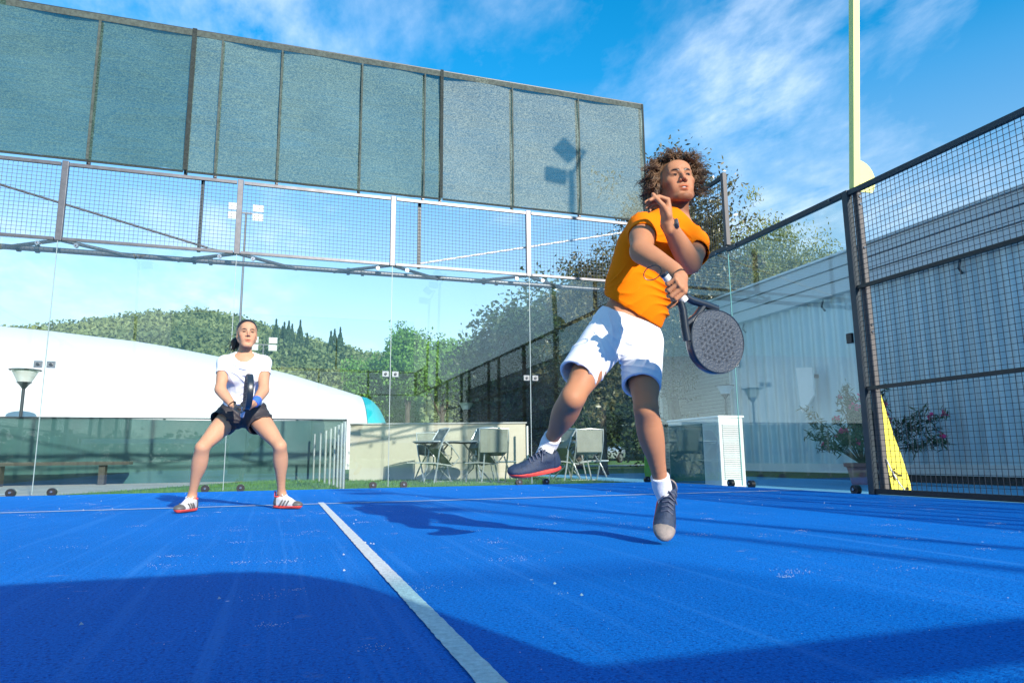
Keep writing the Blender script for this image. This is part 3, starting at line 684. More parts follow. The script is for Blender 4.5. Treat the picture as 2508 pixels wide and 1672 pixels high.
# ------------------------------------------------------------------ behind the back wall
tf = empty('tarpaulin_fence', (-6, 15.8, 0), 'low dark green tarpaulin fence across the lawn behind the woman', 'fence')
V = []; n = 120
for i in range(n+1):
    x = -14+ (0.95+14)*i/n
    for z in (-0.05, 0.4, 0.8, 1.17):
        V.append((x, 15.8+0.02*math.sin(x*2.3)+0.012*math.sin(x*7+z*3), z+0.012*math.sin(x*1.1)*(z > 1)))
ii = np.arange((n+1)*4).reshape(n+1, 4)
npmesh('tarpaulin', V, np.stack([ii[:-1, :-1], ii[1:, :-1], ii[1:, 1:], ii[:-1, 1:]], -1).reshape(-1, 4), M['tarp'], tf, smooth=True)
for x in np.arange(-13.8, 1.0, 1.25): MB().tube([(x, 15.86, -.05), (x, 15.86, 1.2)], 0.025, 8).build('fence_post', M['slate'], tf)
MB().tube([(-14, 15.8, 1.19), (0.95, 15.8, 1.19)], 0.016, 8).build('top_wire', M['slate'], tf)
bn = empty('bench', (-5.5, 15.2, 0), 'long grey timber bench in front of the green tarpaulin at far left', 'bench')
for k in range(3): MB().box((-9.5, 15.0+0.12*k, 0.31), (-2.95, 15.1+0.12*k, 0.37)).build('seat_slat', M['wood'], bn)
for x in (-8.6, -6.6, -5.0, -3.4): MB().box((x-0.05, 15.08, -0.05), (x+0.05, 15.28, 0.305)).build('leg', M['wood'], bn)
bw_ = empty('beige_wall', (3, 14.4, 0), 'low beige rendered garden wall behind the metal chairs', 'wall')
wp = [(0.95, 14.95), (4.3, 13.95), (4.36, 14.15), (1.0, 15.15)]
MB().prism([(a, b, -0.05) for a, b in wp][::-1], (0, 0, 1.09)).build('wall_body', M['beige'], bw_)
MB().prism([(a+dx, b+dy, 1.045) for (a, b), (dx, dy) in zip(wp, ((-.02, -.03), (.02, -.03), (.02, .03), (-.02, .03)))][::-1], (0, 0, 0.03)).build('coping', M['concrete'], bw_)
pr = at(1299, 1005, 13.4)
MB().tube([(pr[0], 13.6, -.05), (pr[0], 13.6, 0.98)], 0.02, 8).build('edge_post', M['white'], bw_)
ys_ = [10.45, 10.95, 11.5, 12.1, 12.8, 13.6, 14.5, 15.5]
for i, y in enumerate(ys_):
    u = np.interp(y, [10.45, 15.5], [842, 768]); x = at(u, 1150, y)[0]
    r = MB().tube([(x, y, -0.05), (x, y, 0.87)], 0.021, 10); r.disc((x, y, 0.875), (0, 0, 1), 0.024, 0.012, 12)
    o = r.build('steel_post', M['alu'], smooth=True)
    tagp(o, 'nearest and tallest of the row of slim steel posts by the beige wall' if i == 0 else ('farthest post of the steel row, against the tarpaulin fence' if i == 7 else '%s slim steel post from the nearest in the row before the beige wall' % ('', 'second', 'third', 'fourth', 'fifth', 'sixth', 'seventh')[i]),
         'post', 'slim steel posts in a row')
# dome
dm = empty('air_dome', (-14, 36, 0), 'large white air supported sports dome with teal end behind the woman', 'dome')
xs = np.concatenate([np.linspace(-60, 3.2, 60)])
Hk = ([-60, -40, -20, -12, -9.7, -6, -3.3, 0, 3.2, 4.2], [6.4, 6.4, 6.25, 6.05, 5.92, 5.6, 5.15, 4.40, 3.5, 3.15])
Wk = ([-60, -12, 0, 3.2], [12, 11, 7.5, 5.0])
V = []; na = 28
for x in xs:
    H = np.interp(x, *Hk); W = np.interp(x, *Wk)
    for j in range(na+1):
        a = math.pi*j/na; V.append((x, 36-W*math.cos(a), -0.06+H*math.sin(a)**0.85))
ii = np.arange(len(xs)*(na+1)).reshape(len(xs), na+1)
npmesh('membrane', V, np.stack([ii[:-1, :-1], ii[1:, :-1], ii[1:, 1:], ii[:-1, 1:]], -1).reshape(-1, 4)[:, ::-1], M['dome'], dm, smooth=True)
V = []
for k in range(9):
    t = k/8*math.pi/2; x = 3.22+1.5*math.sin(t); s = math.cos(t)
    for j in range(na+1):
        a = math.pi*j/na; V.append((x, 36-5.0*s*math.cos(a), -0.06+3.48*s**0.8*math.sin(a)**0.85))
ii = np.arange(9*(na+1)).reshape(9, na+1)
npmesh('end_cap', V, np.stack([ii[:-1, :-1], ii[1:, :-1], ii[1:, 1:], ii[:-1, 1:]], -1).reshape(-1, 4)[:, ::-1], M['teal'], dm, smooth=True)

def far_pole(x, y, h, label, heads=2):
    root = empty('floodlight_mast', (x, y, 0), label, 'floodlight mast', 'distant floodlight masts')
    MB().tube([(x, y, -.05), (x, y, h)], 0.09, 8, r2=0.06).build('mast', M['galv'], root, smooth=True)
    MB().bar((x-0.9, y, h), (x+0.9, y, h), 0.08, 0.08).build('crossbar', M['galv'], root)
    for sx_ in (-1, 1):
        for k in range(2):
            MB().box((x+sx_*0.7-0.32, y-0.25, h-0.45+0.6*k), (x+sx_*0.7+0.32, y+0.05, h-0.05+0.6*k), rot=Matrix.Rotation(0.5, 3, 'X')).build('floodlight', M['white'], root, bevel=0.02)
P1 = at(603, 522, 45); far_pole(P1[0], 45, P1[2], 'white floodlight mast seen through the upper mesh behind the screen')
P2 = at(645, 850, 58); far_pole(P2[0], 58, P2[2]+.2, 'floodlight mast against the hill beside the head of the woman')

# ---- metal chairs and table
def bistro_chair(name, x, y, rz, tilt, label, fab='sling', group='outdoor metal sling chairs'):
    """side view in local xz, seat 0.45, then tilted forward about the front feet"""
    root = empty(name, (x, y, 0), label, 'chair', group)
    Rm = Matrix.Rotation(rz, 4, 'Z') @ Matrix.Translation((0.22, 0, 0)) @ Matrix.Rotation(tilt, 4, 'Y') @ Matrix.Translation((-0.22, 0, 0))
    T = Matrix.Translation((x, y, -0.045)) @ Rm
    tr = lambda q: tuple(T @ Vector(q))
    for s in (-0.25, 0.25):
        MB().tube([tr(q) for q in ((0.24, s, 0), (0.06, s, 0.24), (-0.12, s, 0.45), (-0.22, s, 0.64))], 0.014, 7).build('leg', M['alu'], root, smooth=True)
        MB().tube([tr(q) for q in ((-0.24, s, 0), (-0.04, s, 0.22), (0.22, s, 0.44), (0.22, s, 0.44))], 0.014, 7).build('leg', M['alu'], root, smooth=True)
        MB().tube([tr(q) for q in ((-0.17, s, 0.62), (0.0, s, 0.655), (0.22, s, 0.64), (0.23, s, 0.47))], 0.013, 7).build('armrest', M['alu'], root, smooth=True)
    a = MB(); a.prism([tr(q) for q in ((-0.15, -0.235, 0.45), (0.24, -0.235, 0.46), (0.24, 0.235, 0.46), (-0.15, 0.235, 0.45))], Vector(tr((0, 0, .008)))-Vector(tr((0, 0, 0)))); a.build('seat', M[fab], root)
    a = MB(); prev = None
    for q0, q1 in (((-0.16, 0.45), (-0.21, 0.62)), ((-0.21, 0.62), (-0.27, 0.82))):
        a.prism([tr((q0[0], -0.235, q0[1])), tr((q0[0], 0.235, q0[1])), tr((q1[0], 0.235, q1[1])), tr((q1[0], -0.235, q1[1]))], Vector(tr((.008, 0, 0)))-Vector(tr((0, 0, 0))))
    a.build('backrest', M[fab], root)
    MB().tube([tr(q) for q in ((-0.22, -.25, .62), (-0.275, -0.25, 0.83), (-0.28, 0, 0.84), (-0.275, 0.25, 0.83), (-0.22, .25, .62))], 0.013, 7).build('back_frame', M['alu'], root, smooth=True)
    MB().tube([tr(q) for q in ((0.24, -.25, .01), (0.24, 0.25, 0.01))], 0.011, 6).build('stretcher', M['alu'], root)
    return root
def bistro_table(x, y, label, r=0.42):
    root = empty('garden_table', (x, y, 0), label, 'table')
    MB().disc((x, y, 0.66), (0, 0, 1), r, 0.02, 28).build('tabletop', M['alu'], root)
    MB().disc((x, y, 0.64), (0, 0, 1), r-0.03, 0.018, 28).build('under_plate', M['slate'], root)
    for a in (0.3, 2.4, 4.5):
        c, s = math.cos(a), math.sin(a)
        MB().tube([(x+.25*c, y+.25*s, .63), (x+.06*c, y+.06*s, .42), (x+.05*c, y+.05*s, .2), (x+.32*c, y+.32*s, -.04)], 0.014, 7).build('leg', M['alu'], root, smooth=True)
C1 = at(1078, 1100, 12.6)[0]; C2 = at(1200, 1100, 12.6)[0]
bistro_table(C1+0.0, 12.9, 'round metal table with left group of tilted chairs')
bistro_table(C1+0.75, 13.0, 'round metal table beneath the facing chair, right of the first')
bistro_chair('sling_chair', C1-0.42, 12.6, 0.15, 0.85, 'leftmost grey sling chair, tipped against the first metal table')
bistro_chair('sling_chair', C1+0.02, 13.3, -1.4, 0.1, 'grey sling chair standing behind the first metal table')
bistro_chair('sling_chair', C1+0.35, 12.45, 0.3, 0.8, 'grey sling chair tipped against the second metal table from the left')
bistro_chair('sling_chair', C1+0.85, 12.25, 1.45, 0.18, 'grey sling chair seen from behind between the two tables')
bistro_chair('sling_chair', C1+1.35, 12.9, 3.0, 0.85, 'grey sling chair tipped leftwards beside the right end of the beige wall')
C3 = at(1440, 1100, 12.3)[0]
bistro_table(C3-0.15, 12.9, 'round metal table behind the raised shoe of the man')
bistro_chair('sling_chair', C3-0.75, 12.5, 0.2, 0.85, 'grey sling chair tipped behind the raised shoe')
bistro_chair('sling_chair', C3-0.05, 12.2, 1.5, 0.15, 'upright grey sling chair seen from behind near the raised foot', 'sling')
bistro_chair('sling_chair', C3+0.40, 12.6, 2.9, 0.85, 'rightmost sling chair tipped leftwards, below the standing leg gap')

# ---- parked car
def car(cx, cy, rz, label):
    root = empty('parked_car', (cx, cy, 0), label, 'car')
    T = Matrix.Translation((cx, cy, -0.04)) @ Matrix.Rotation(rz, 4, 'Z')
    st = [(-2.3, .55, .62, .62), (-2.2, .35, .95, .80), (-1.6, .30, 1.05, .86), (-1.1, .30, 1.07, .88), (0, .28, 1.02, .90), (0.9, .28, .98, .88), (1.6, .30, .90, .84), (2.1, .34, .76, .76), (2.28, .45, .60, .60)]
    V = []; 
    for x, z0, z1, w in st:
        for (yy, zz_) in ((-w*.9, z0), (-w, (z0+z1)/2), (-w*.92, z1), (0, z1+.03), (w*.92, z1), (w, (z0+z1)/2), (w*.9, z0)): V.append(tuple(T @ Vector((x, yy, zz_))))
    ii = np.arange(len(st)*7).reshape(len(st), 7); F = np.stack([ii[:-1, :-1], ii[:-1, 1:], ii[1:, 1:], ii[1:, :-1]], -1).reshape(-1, 4)
    npmesh('body', V, F, M['carpaint'], root, smooth=True)
    gh = [(-1.75, 1.02, 1.03, .80), (-1.0, 1.02, 1.40, .66), (-.2, 1.0, 1.45, .66), (0.45, .98, 1.36, .68), (1.15, .96, .97, .80)]
    V = []
    for x, z0, z1, w in gh:
        for (yy, zz_) in ((-w-.1*(z1 > 1.1), z0), (-w*.95, z1-.06*(z1 > 1.1)), (0, z1+.01), (w*.95, z1-.06*(z1 > 1.1)), (w+.1*(z1 > 1.1), z0)): V.append(tuple(T @ Vector((x, yy, zz_))))
    ii = np.arange(len(gh)*5).reshape(len(gh), 5); F = np.stack([ii[:-1, :-1], ii[:-1, 1:], ii[1:, 1:], ii[1:, :-1]], -1).reshape(-1, 4)
    npmesh('window_band', V, F, M['carglass'], root, smooth=True)
    rf_ = MB(); 
    V = []
    for x, z, w in ((-1.15, 1.37, .60), (-.9, 1.435, .62), (-.2, 1.475, .63), (.35, 1.415, .63), (.55, 1.35, .6)):
        for yy in (-w, 0, w): V.append(tuple(T @ Vector((x, yy, z+(.015 if yy == 0 else 0)))))
    ii = np.arange(15).reshape(5, 3); npmesh('roof', V, np.stack([ii[:-1, :-1], ii[:-1, 1:], ii[1:, 1:], ii[1:, :-1]], -1).reshape(-1, 4), M['carpaint'], root, smooth=True)
    for x in (-1.4, 1.4):
        for s in (-1, 1):
            c = T @ Vector((x, s*.80, .33)); nrm = (T.to_3x3() @ Vector((0, 1, 0)))
            w_ = MB().disc(c, nrm, .33, .2, 22).build('wheel', M['tyre'], root, smooth=True)
            MB().disc(Vector(c)+nrm*s*.1, nrm, .21, .03, 16).build('rim', M['chrome'], w_)
    for s in (-.6, .6):
        c = T @ Vector((-2.24, s, .82)); MB().disc(c, T.to_3x3() @ Vector((1, 0, 0)), .11, .06, 12).build('tail_light', M['red_light'], root)
        c = T @ Vector((2.17, s, .66)); MB().disc(c, T.to_3x3() @ Vector((1, 0, 0)), .11, .06, 12).build('headlight', M['lampglass'], root)
    for k in range(5): MB().bar(tuple(T @ Vector((2.29, -.4, .42+.05*k))), tuple(T @ Vector((2.29, .4, .42+.05*k))), .02, .02).build('grille_bar', M['chrome'], root)
cc = at(1475, 1100, 44); car(cc[0]-.3, 44, math.pi+0.55, 'silver sedan parked under the trees beyond the lawn')

# ------------------------------------------------------------------ vegetation
def leaves(centers, size, aspect=0.5, normal_bias=None, jit=0.35, fold=0.15):
    """quads (folded diamond leaves) round given centers"""
    n = len(centers); c = np.asarray(centers)
    d = rng.normal(size=(n, 3)); 
    if normal_bias is not None: d = d+np.array(normal_bias)
    d /= np.linalg.norm(d, axis=1, keepdims=True)
    e = rng.normal(size=(n, 3)); e -= d*(e*d).sum(1, keepdims=True); e /= np.linalg.norm(e, axis=1, keepdims=True)
    nn = np.cross(d, e)
    s = size*(1+jit*rng.uniform(-1, 1, (n, 1))); w = s*aspect
    V = np.stack([c-d*s/2, c+e*w/2+nn*fold*s*.3, c+d*s/2, c-e*w/2+nn*fold*s*.3], 1).reshape(-1, 3)
    F = np.arange(4*n).reshape(n, 4)
    return V, F
def crown_points(c, rad, nclump, per, clump_r, squash=0.9, hollow=0.45):
    c = np.array(c); pts = []
    dirs = rng.normal(size=(nclump, 3)); dirs /= np.linalg.norm(dirs, axis=1, keepdims=True)
    rr = hollow+(1-hollow)*rng.uniform(0, 1, (nclump, 1))**0.6
    cen = c+dirs*rr*np.array(rad)*(1+0.18*rng.normal(size=(nclump, 1)))
    cr = clump_r*rng.uniform(0.5, 1.3, (nclump, 1))
    out = cen[:, None, :]+np.clip(rng.normal(size=(nclump, per, 3)), -1.7, 1.7)*cr[:, None, :]*np.array([1, 1, squash])*0.42
    return out.reshape(-1, 3), cen
def tree(name, x, y, z0, crown, mat, leaf, label, cat='tree', group=None, trunk_r=0.14, nclump=150, per=60, clump=0.5, aspect=0.5, limbs=10, bias=None, hollow=.45):
    root = empty(name, (x, y, z0), label, cat, group)
    (cx_, cy_, cz_), rad = crown
    P, cen = crown_points((cx_, cy_, cz_), rad, nclump, per, clump, hollow=hollow)
    V, F = leaves(P, leaf, aspect, bias)
    npmesh('crown', V, F, mat, root)
    t = MB(); top = np.array([cx_, cy_, cz_+rad[2]*0.3]); base = np.array([x, y, z0])
    mid = base*0.5+top*0.5+rng.normal(size=3)*trunk_r
    t.tube([base+[0, 0, -.1], base+[0, 0, .15], mid, top], [trunk_r*1.5, trunk_r, trunk_r*0.75, trunk_r*0.2], 9)
    sel = cen[rng.permutation(len(cen))[:limbs]]
    for q in sel:
        s = rng.uniform(0.25, 0.85); st_ = mid*(1-s)+top*s if s > .5 else base*(.5-s)+mid*(.5+s)
        m2 = st_*0.5+q*0.5+np.array([0, 0, -0.05*rad[2]])
        t.tube([st_, m2, q], [trunk_r*0.35, trunk_r*0.22, trunk_r*0.06], 6)
    t.build('trunk', M['bark'], root, smooth=True)
    return root
pm = at(1500, 700, 14.5)
tree('magnolia_tree', 8.4, 14.8, -.05, ((8.5, 14.8, 4.3), (1.5, 1.4, 3.0)), M['magnolia'], 0.115, 'tall glossy leaved magnolia rising behind the head of the man', trunk_r=.16, nclump=620, per=75, clump=.50, aspect=.42, limbs=26, hollow=.15)
tree('magnolia_tree', 6.7, 15.4, -.05, ((6.7, 15.4, 3.3), (1.15, 1.1, 1.75)), M['magnolia'], 0.115, 'lower dark magnolia crown left of the man under the screen', trunk_r=.1, nclump=380, per=75, clump=.45, aspect=.42, limbs=14, hollow=.15)
tree('birch_tree', 14.6, 19.0, -.05, ((14.7, 19.0, 5.3), (2.3, 1.8, 2.5)), M['willow'], 0.11, 'pale yellow green feathery tree above the hall roof', trunk_r=.12, nclump=520, per=100, clump=.7, aspect=.35, limbs=24, bias=(0, 0, -1.4), hollow=.15)
tree('birch_tree', 17.9, 20.0, -.05, ((17.6, 20.0, 5.0), (1.5, 1.6, 2.3)), M['willow'], 0.11, 'smaller pale feathery tree right of the other above the roof', trunk_r=.1, nclump=280, per=90, clump=.65, aspect=.35, limbs=16, bias=(0, 0, -1.4), hollow=.15)
# dark trees beyond the beige wall
for i, (x, y, cz, rx, rz_, lab) in enumerate(((7.2, 23.0, 2.9, 2.0, 2.3, 'dark leafy tree directly behind the right end of the beige wall'),
                                  (9.8, 24.0, 4.0, 3.0, 3.0, 'dark leafy tree between the legs of the man, car below it'),
                                  (14.2, 26.0, 4.0, 3.2, 3.2, 'dark leafy tree partly hidden behind the hall corner'),
                                  (12.0, 33.0, 4.4, 3.6, 3.4, 'dark leafy tree standing beyond the lawn behind the car'),
                                  (18.5, 40.0, 5.0, 4.0, 4.0, 'farthest dark leafy tree behind the parked silver car'))):
    tree('shade_tree', x, y, -.05, ((x, y, cz), (rx, rx*.9, rz_)), M['darkleaf'], 0.17, lab, group='dark shade trees beyond the lawn', trunk_r=.2, nclump=260, per=85, clump=.9, aspect=.6, limbs=12)
# near trunk seen below the raised thigh
for i, (u, y, top, rx, lab) in enumerate(((915, 58, 8.9, 1.9, 'bright green umbrella pine left of the glass joint beyond the dome'), (1000, 55, 10.6, 1.7, 'taller bright green pine right of the dome end'),
                                 (1090, 60, 10.9, 3.0, 'broad bright green pine behind the beige wall, right of the others'), (955, 70, 8.0, 3.0, 'low bright green pine in front of the hill foot'))):
    x = at(u, 900, y)[0]
    tree('pine_tree', x, y, 0, ((x, y, top-2.9), (rx, rx, 2.4)), M['pineleaf'], 0.24, lab, group='bright green pines at the foot of the hill', trunk_r=.25, nclump=170, per=130, clump=1.1, aspect=.6, limbs=8, hollow=.3)
# cypresses on the hill
for i, (u, tv, w) in enumerate(((677, 783, 1.0), (692, 800, .7), (697, 790, .7), (708, 787, 1.1), (716, 795, .8), (736, 786, .9), (753, 818, .6), (811, 812, .7), (820, 807, 1.1), (834, 803, 1.0), (847, 850, .6))):
    y = 112+3*(i % 3); p = at(u, tv, y); gz0 = float(hill_h(np.array(p[0]), np.array(y)))-.5; H = p[2]-gz0
    k = 1500; t = rng.uniform(0, 1, k); a = rng.uniform(0, 2*math.pi, k); rr = w*0.85*np.sin(np.clip(t*1.12+.02, 0, 1)*math.pi)**0.6*(1-t*0.55)*rng.uniform(.7, 1.05, k)
    V, F = leaves(np.stack([p[0]+rr*np.cos(a), y+rr*np.sin(a), gz0+.3+t*(H-.3)], 1), 0.45, .45, (0, 0, 2.5))
    r_ = empty('cypress_tree', (p[0], y, gz0), ['first tall cypress of the left group on the hill', 'short thin cypress just right of the first tall one on the hill', 'second thin cypress, touching the broadest one on its left', 'broadest cypress of the left hill group', 'thin cypress touching the broadest one on its right',
                 'lone tall cypress right of the left hill group', 'small cypress tip right of the lone tall one', 'thin left cypress of the right hill group', 'broad middle cypress of the right hill group', 'rightmost tall cypress of the right hill group', 'low cypress tip right of the right hill group'][i], 'cypress', 'dark cypresses on the hillside')
    npmesh('crown', V, F, M['cypress'], r_)
    MB().tube([(p[0], y, gz0-.3), (p[0], y, gz0+H*.4)], 0.15, 6, r2=.05).build('trunk', M['bark'], r_)
# hill wood
nt = 4200
tx = rng.uniform(-110, 150, nt); ty = 80+85*rng.uniform(0, 1, nt)**0.8
tz = hill_h(tx, ty)-.5
per = 90
cr = rng.uniform(1.5, 3.4, nt)
off = rng.normal(size=(nt, per, 3)); off /= np.linalg.norm(off, axis=2, keepdims=True); off *= rng.uniform(.55, 1, (nt, per, 1))
off[:, :, 2] = np.abs(off[:, :, 2])*0.8
C_ = np.stack([tx, ty, tz+cr*.35], 1)[:, None, :]+off*cr[:, None, None]
V, F = leaves(C_.reshape(-1, 3), .62, .7)
tagp(npmesh('hill_wood', V, F, M['olive']), 'olive green wooded hillside beyond the white dome', 'woodland', kind='stuff')
# hedge/woods far behind right so that the horizon is closed
nt = 500; tx = rng.uniform(20, 200, nt); ty = rng.uniform(60, 90, nt); cr = rng.uniform(2, 4, nt)
off = rng.normal(size=(nt, per, 3)); off /= np.linalg.norm(off, axis=2, keepdims=True); off[:, :, 2] = np.abs(off[:, :, 2])*1.2
C_ = np.stack([tx, ty, np.full(nt, 1.0)], 1)[:, None, :]+off*cr[:, None, None]
V, F = leaves(C_.reshape(-1, 3), 1.3, .7)
tagp(npmesh('far_wood', V, F, M['darkleaf']), 'dark belt of far trees behind the hall', 'woodland', kind='stuff')
# woods behind the camera, seen only as reflection
nt = 420; tx = rng.uniform(-90, 90, nt); ty = rng.uniform(-75, -48, nt); cr = rng.uniform(1.2, 2.4, nt)
off = rng.normal(size=(nt, per, 3)); off /= np.linalg.norm(off, axis=2, keepdims=True); off[:, :, 2] = np.abs(off[:, :, 2])*1.2
C_ = np.stack([tx, ty, np.full(nt, .4)], 1)[:, None, :]+off*cr[:, None, None]
V, F = leaves(C_.reshape(-1, 3), .5, .7)
tagp(npmesh('rear_wood', V, F, M['olive']), 'low belt of trees behind the camera', 'woodland', kind='stuff')
# lawn blades in view behind the glass
nb = 60000; bx_ = rng.uniform(-3.4, 9.5, nb); by_ = 10.08+5.8*rng.uniform(0, 1, nb)**1.3
keep = ~((bx_ > 5.0) & (by_ < 16.5)) & ~((bx_ < -3.3+(by_-10)*0.45)); bx_, by_ = bx_[keep], by_[keep]; nb = len(bx_)
h = rng.uniform(.02, .055, nb); a = rng.uniform(0, math.pi, nb); lx, ly = rng.normal(0, .012, (2, nb))
V = np.stack([np.stack([bx_-.004*np.cos(a), by_-.004*np.sin(a), np.full(nb, -.05)], 1), np.stack([bx_+.004*np.cos(a), by_+.004*np.sin(a), np.full(nb, -.05)], 1), np.stack([bx_+lx, by_+ly, -.05+h], 1)], 1).reshape(-1, 3)
tagp(npmesh('grass', V, np.arange(3*nb).reshape(nb, 3), M['grassblade']), 'short green grass along the foot of the back glass', 'grass', kind='stuff')
# loose sand lying on the turf
gp = []
for k in range(150):
    x = rng.uniform(-3.2, 4.2); y = 1.5+6.5*rng.uniform()**1.1; n_ = int(rng.integers(10, 55)); sx2 = rng.uniform(.012, .055)
    gp.append(np.stack([x+rng.normal(0, sx2, n_), y+rng.normal(0, sx2*.8, n_), rng.uniform(.004, .008, n_)], 1))
gp.append(np.stack([rng.uniform(-4.8, 4.8, 1500), rng.uniform(1.2, 9.8, 1500), np.full(1500, .006)], 1)); gp = np.concatenate(gp)
sz = rng.uniform(.0006, .0018, len(gp)); sz[-1500:][rng.uniform(size=1500) < .04] = .006
sh_ = np.array([[1, 0, 0], [-.5, .87, 0], [-.5, -.87, 0], [0, 0, 1.0]]); V = (gp[:, None, :]+sh_[None]*sz[:, None, None]).reshape(-1, 3)
q_ = np.arange(len(gp))[:, None]*4; F = np.concatenate([q_+[0, 1, 3], q_+[1, 2, 3], q_+[2, 0, 3]])
tagp(npmesh('sand_grains', V, F, M['linewhite']), 'pale sand grains and specks scattered on the blue turf', 'sand', kind='stuff')
# oleander in pot
ol = empty('oleander_bush', (7.7, 8.35, 0), 'pink flowering oleander bush in a dark pink pot behind the mesh', 'potted plant')
ox, oy = 7.75, 8.35
MB().lathe((ox-.35, oy+.2, -.045), [(0.0, 0), (.15, 0), (.20, .24), (.235, .25), (.24, .30), (.20, .30), (.19, .27), (0, .27)], 22).build('pot', M['terracotta'], ol, smooth=True)
st = MB(); tips = []
for k in range(46):
    a = rng.uniform(0, 2*math.pi); el = rng.uniform(.25, 1.35); Lb = rng.uniform(.55, 1.15)
    d = np.array([math.cos(a)*math.cos(el), math.sin(a)*math.cos(el), math.sin(el)]); p0 = np.array([ox-.33, oy+.2, .22]); p1 = p0+d*Lb*.5+[0.05, 0, .10]; p2 = p0+d*Lb+[.12, -.05, .04]
    st.tube([p0, p1, p2], [.008, .006, .003], 5); tips.append((p1, p2, d))
st.build('stem', M['bark'], ol)
Pc = []
for p1, p2, d in tips:
    for s in np.linspace(.2, 1.08, 13):
        q = p1+(p2-p1)*s; Pc += [q+rng.normal(0, .035, 3) for _ in range(5)]
V, F = leaves(np.array(Pc), 0.11, .17, (0, 0, .5)); npmesh('foliage', V, F, M['oleander'], ol)
fl = [t[1]+np.array([0, 0, .03]) for t in tips[::2]]
for q in fl:
    V, F = leaves(q+rng.normal(0, .018, (14, 3)), .05, .85); npmesh('flower', V, F, M['flower'], ol)

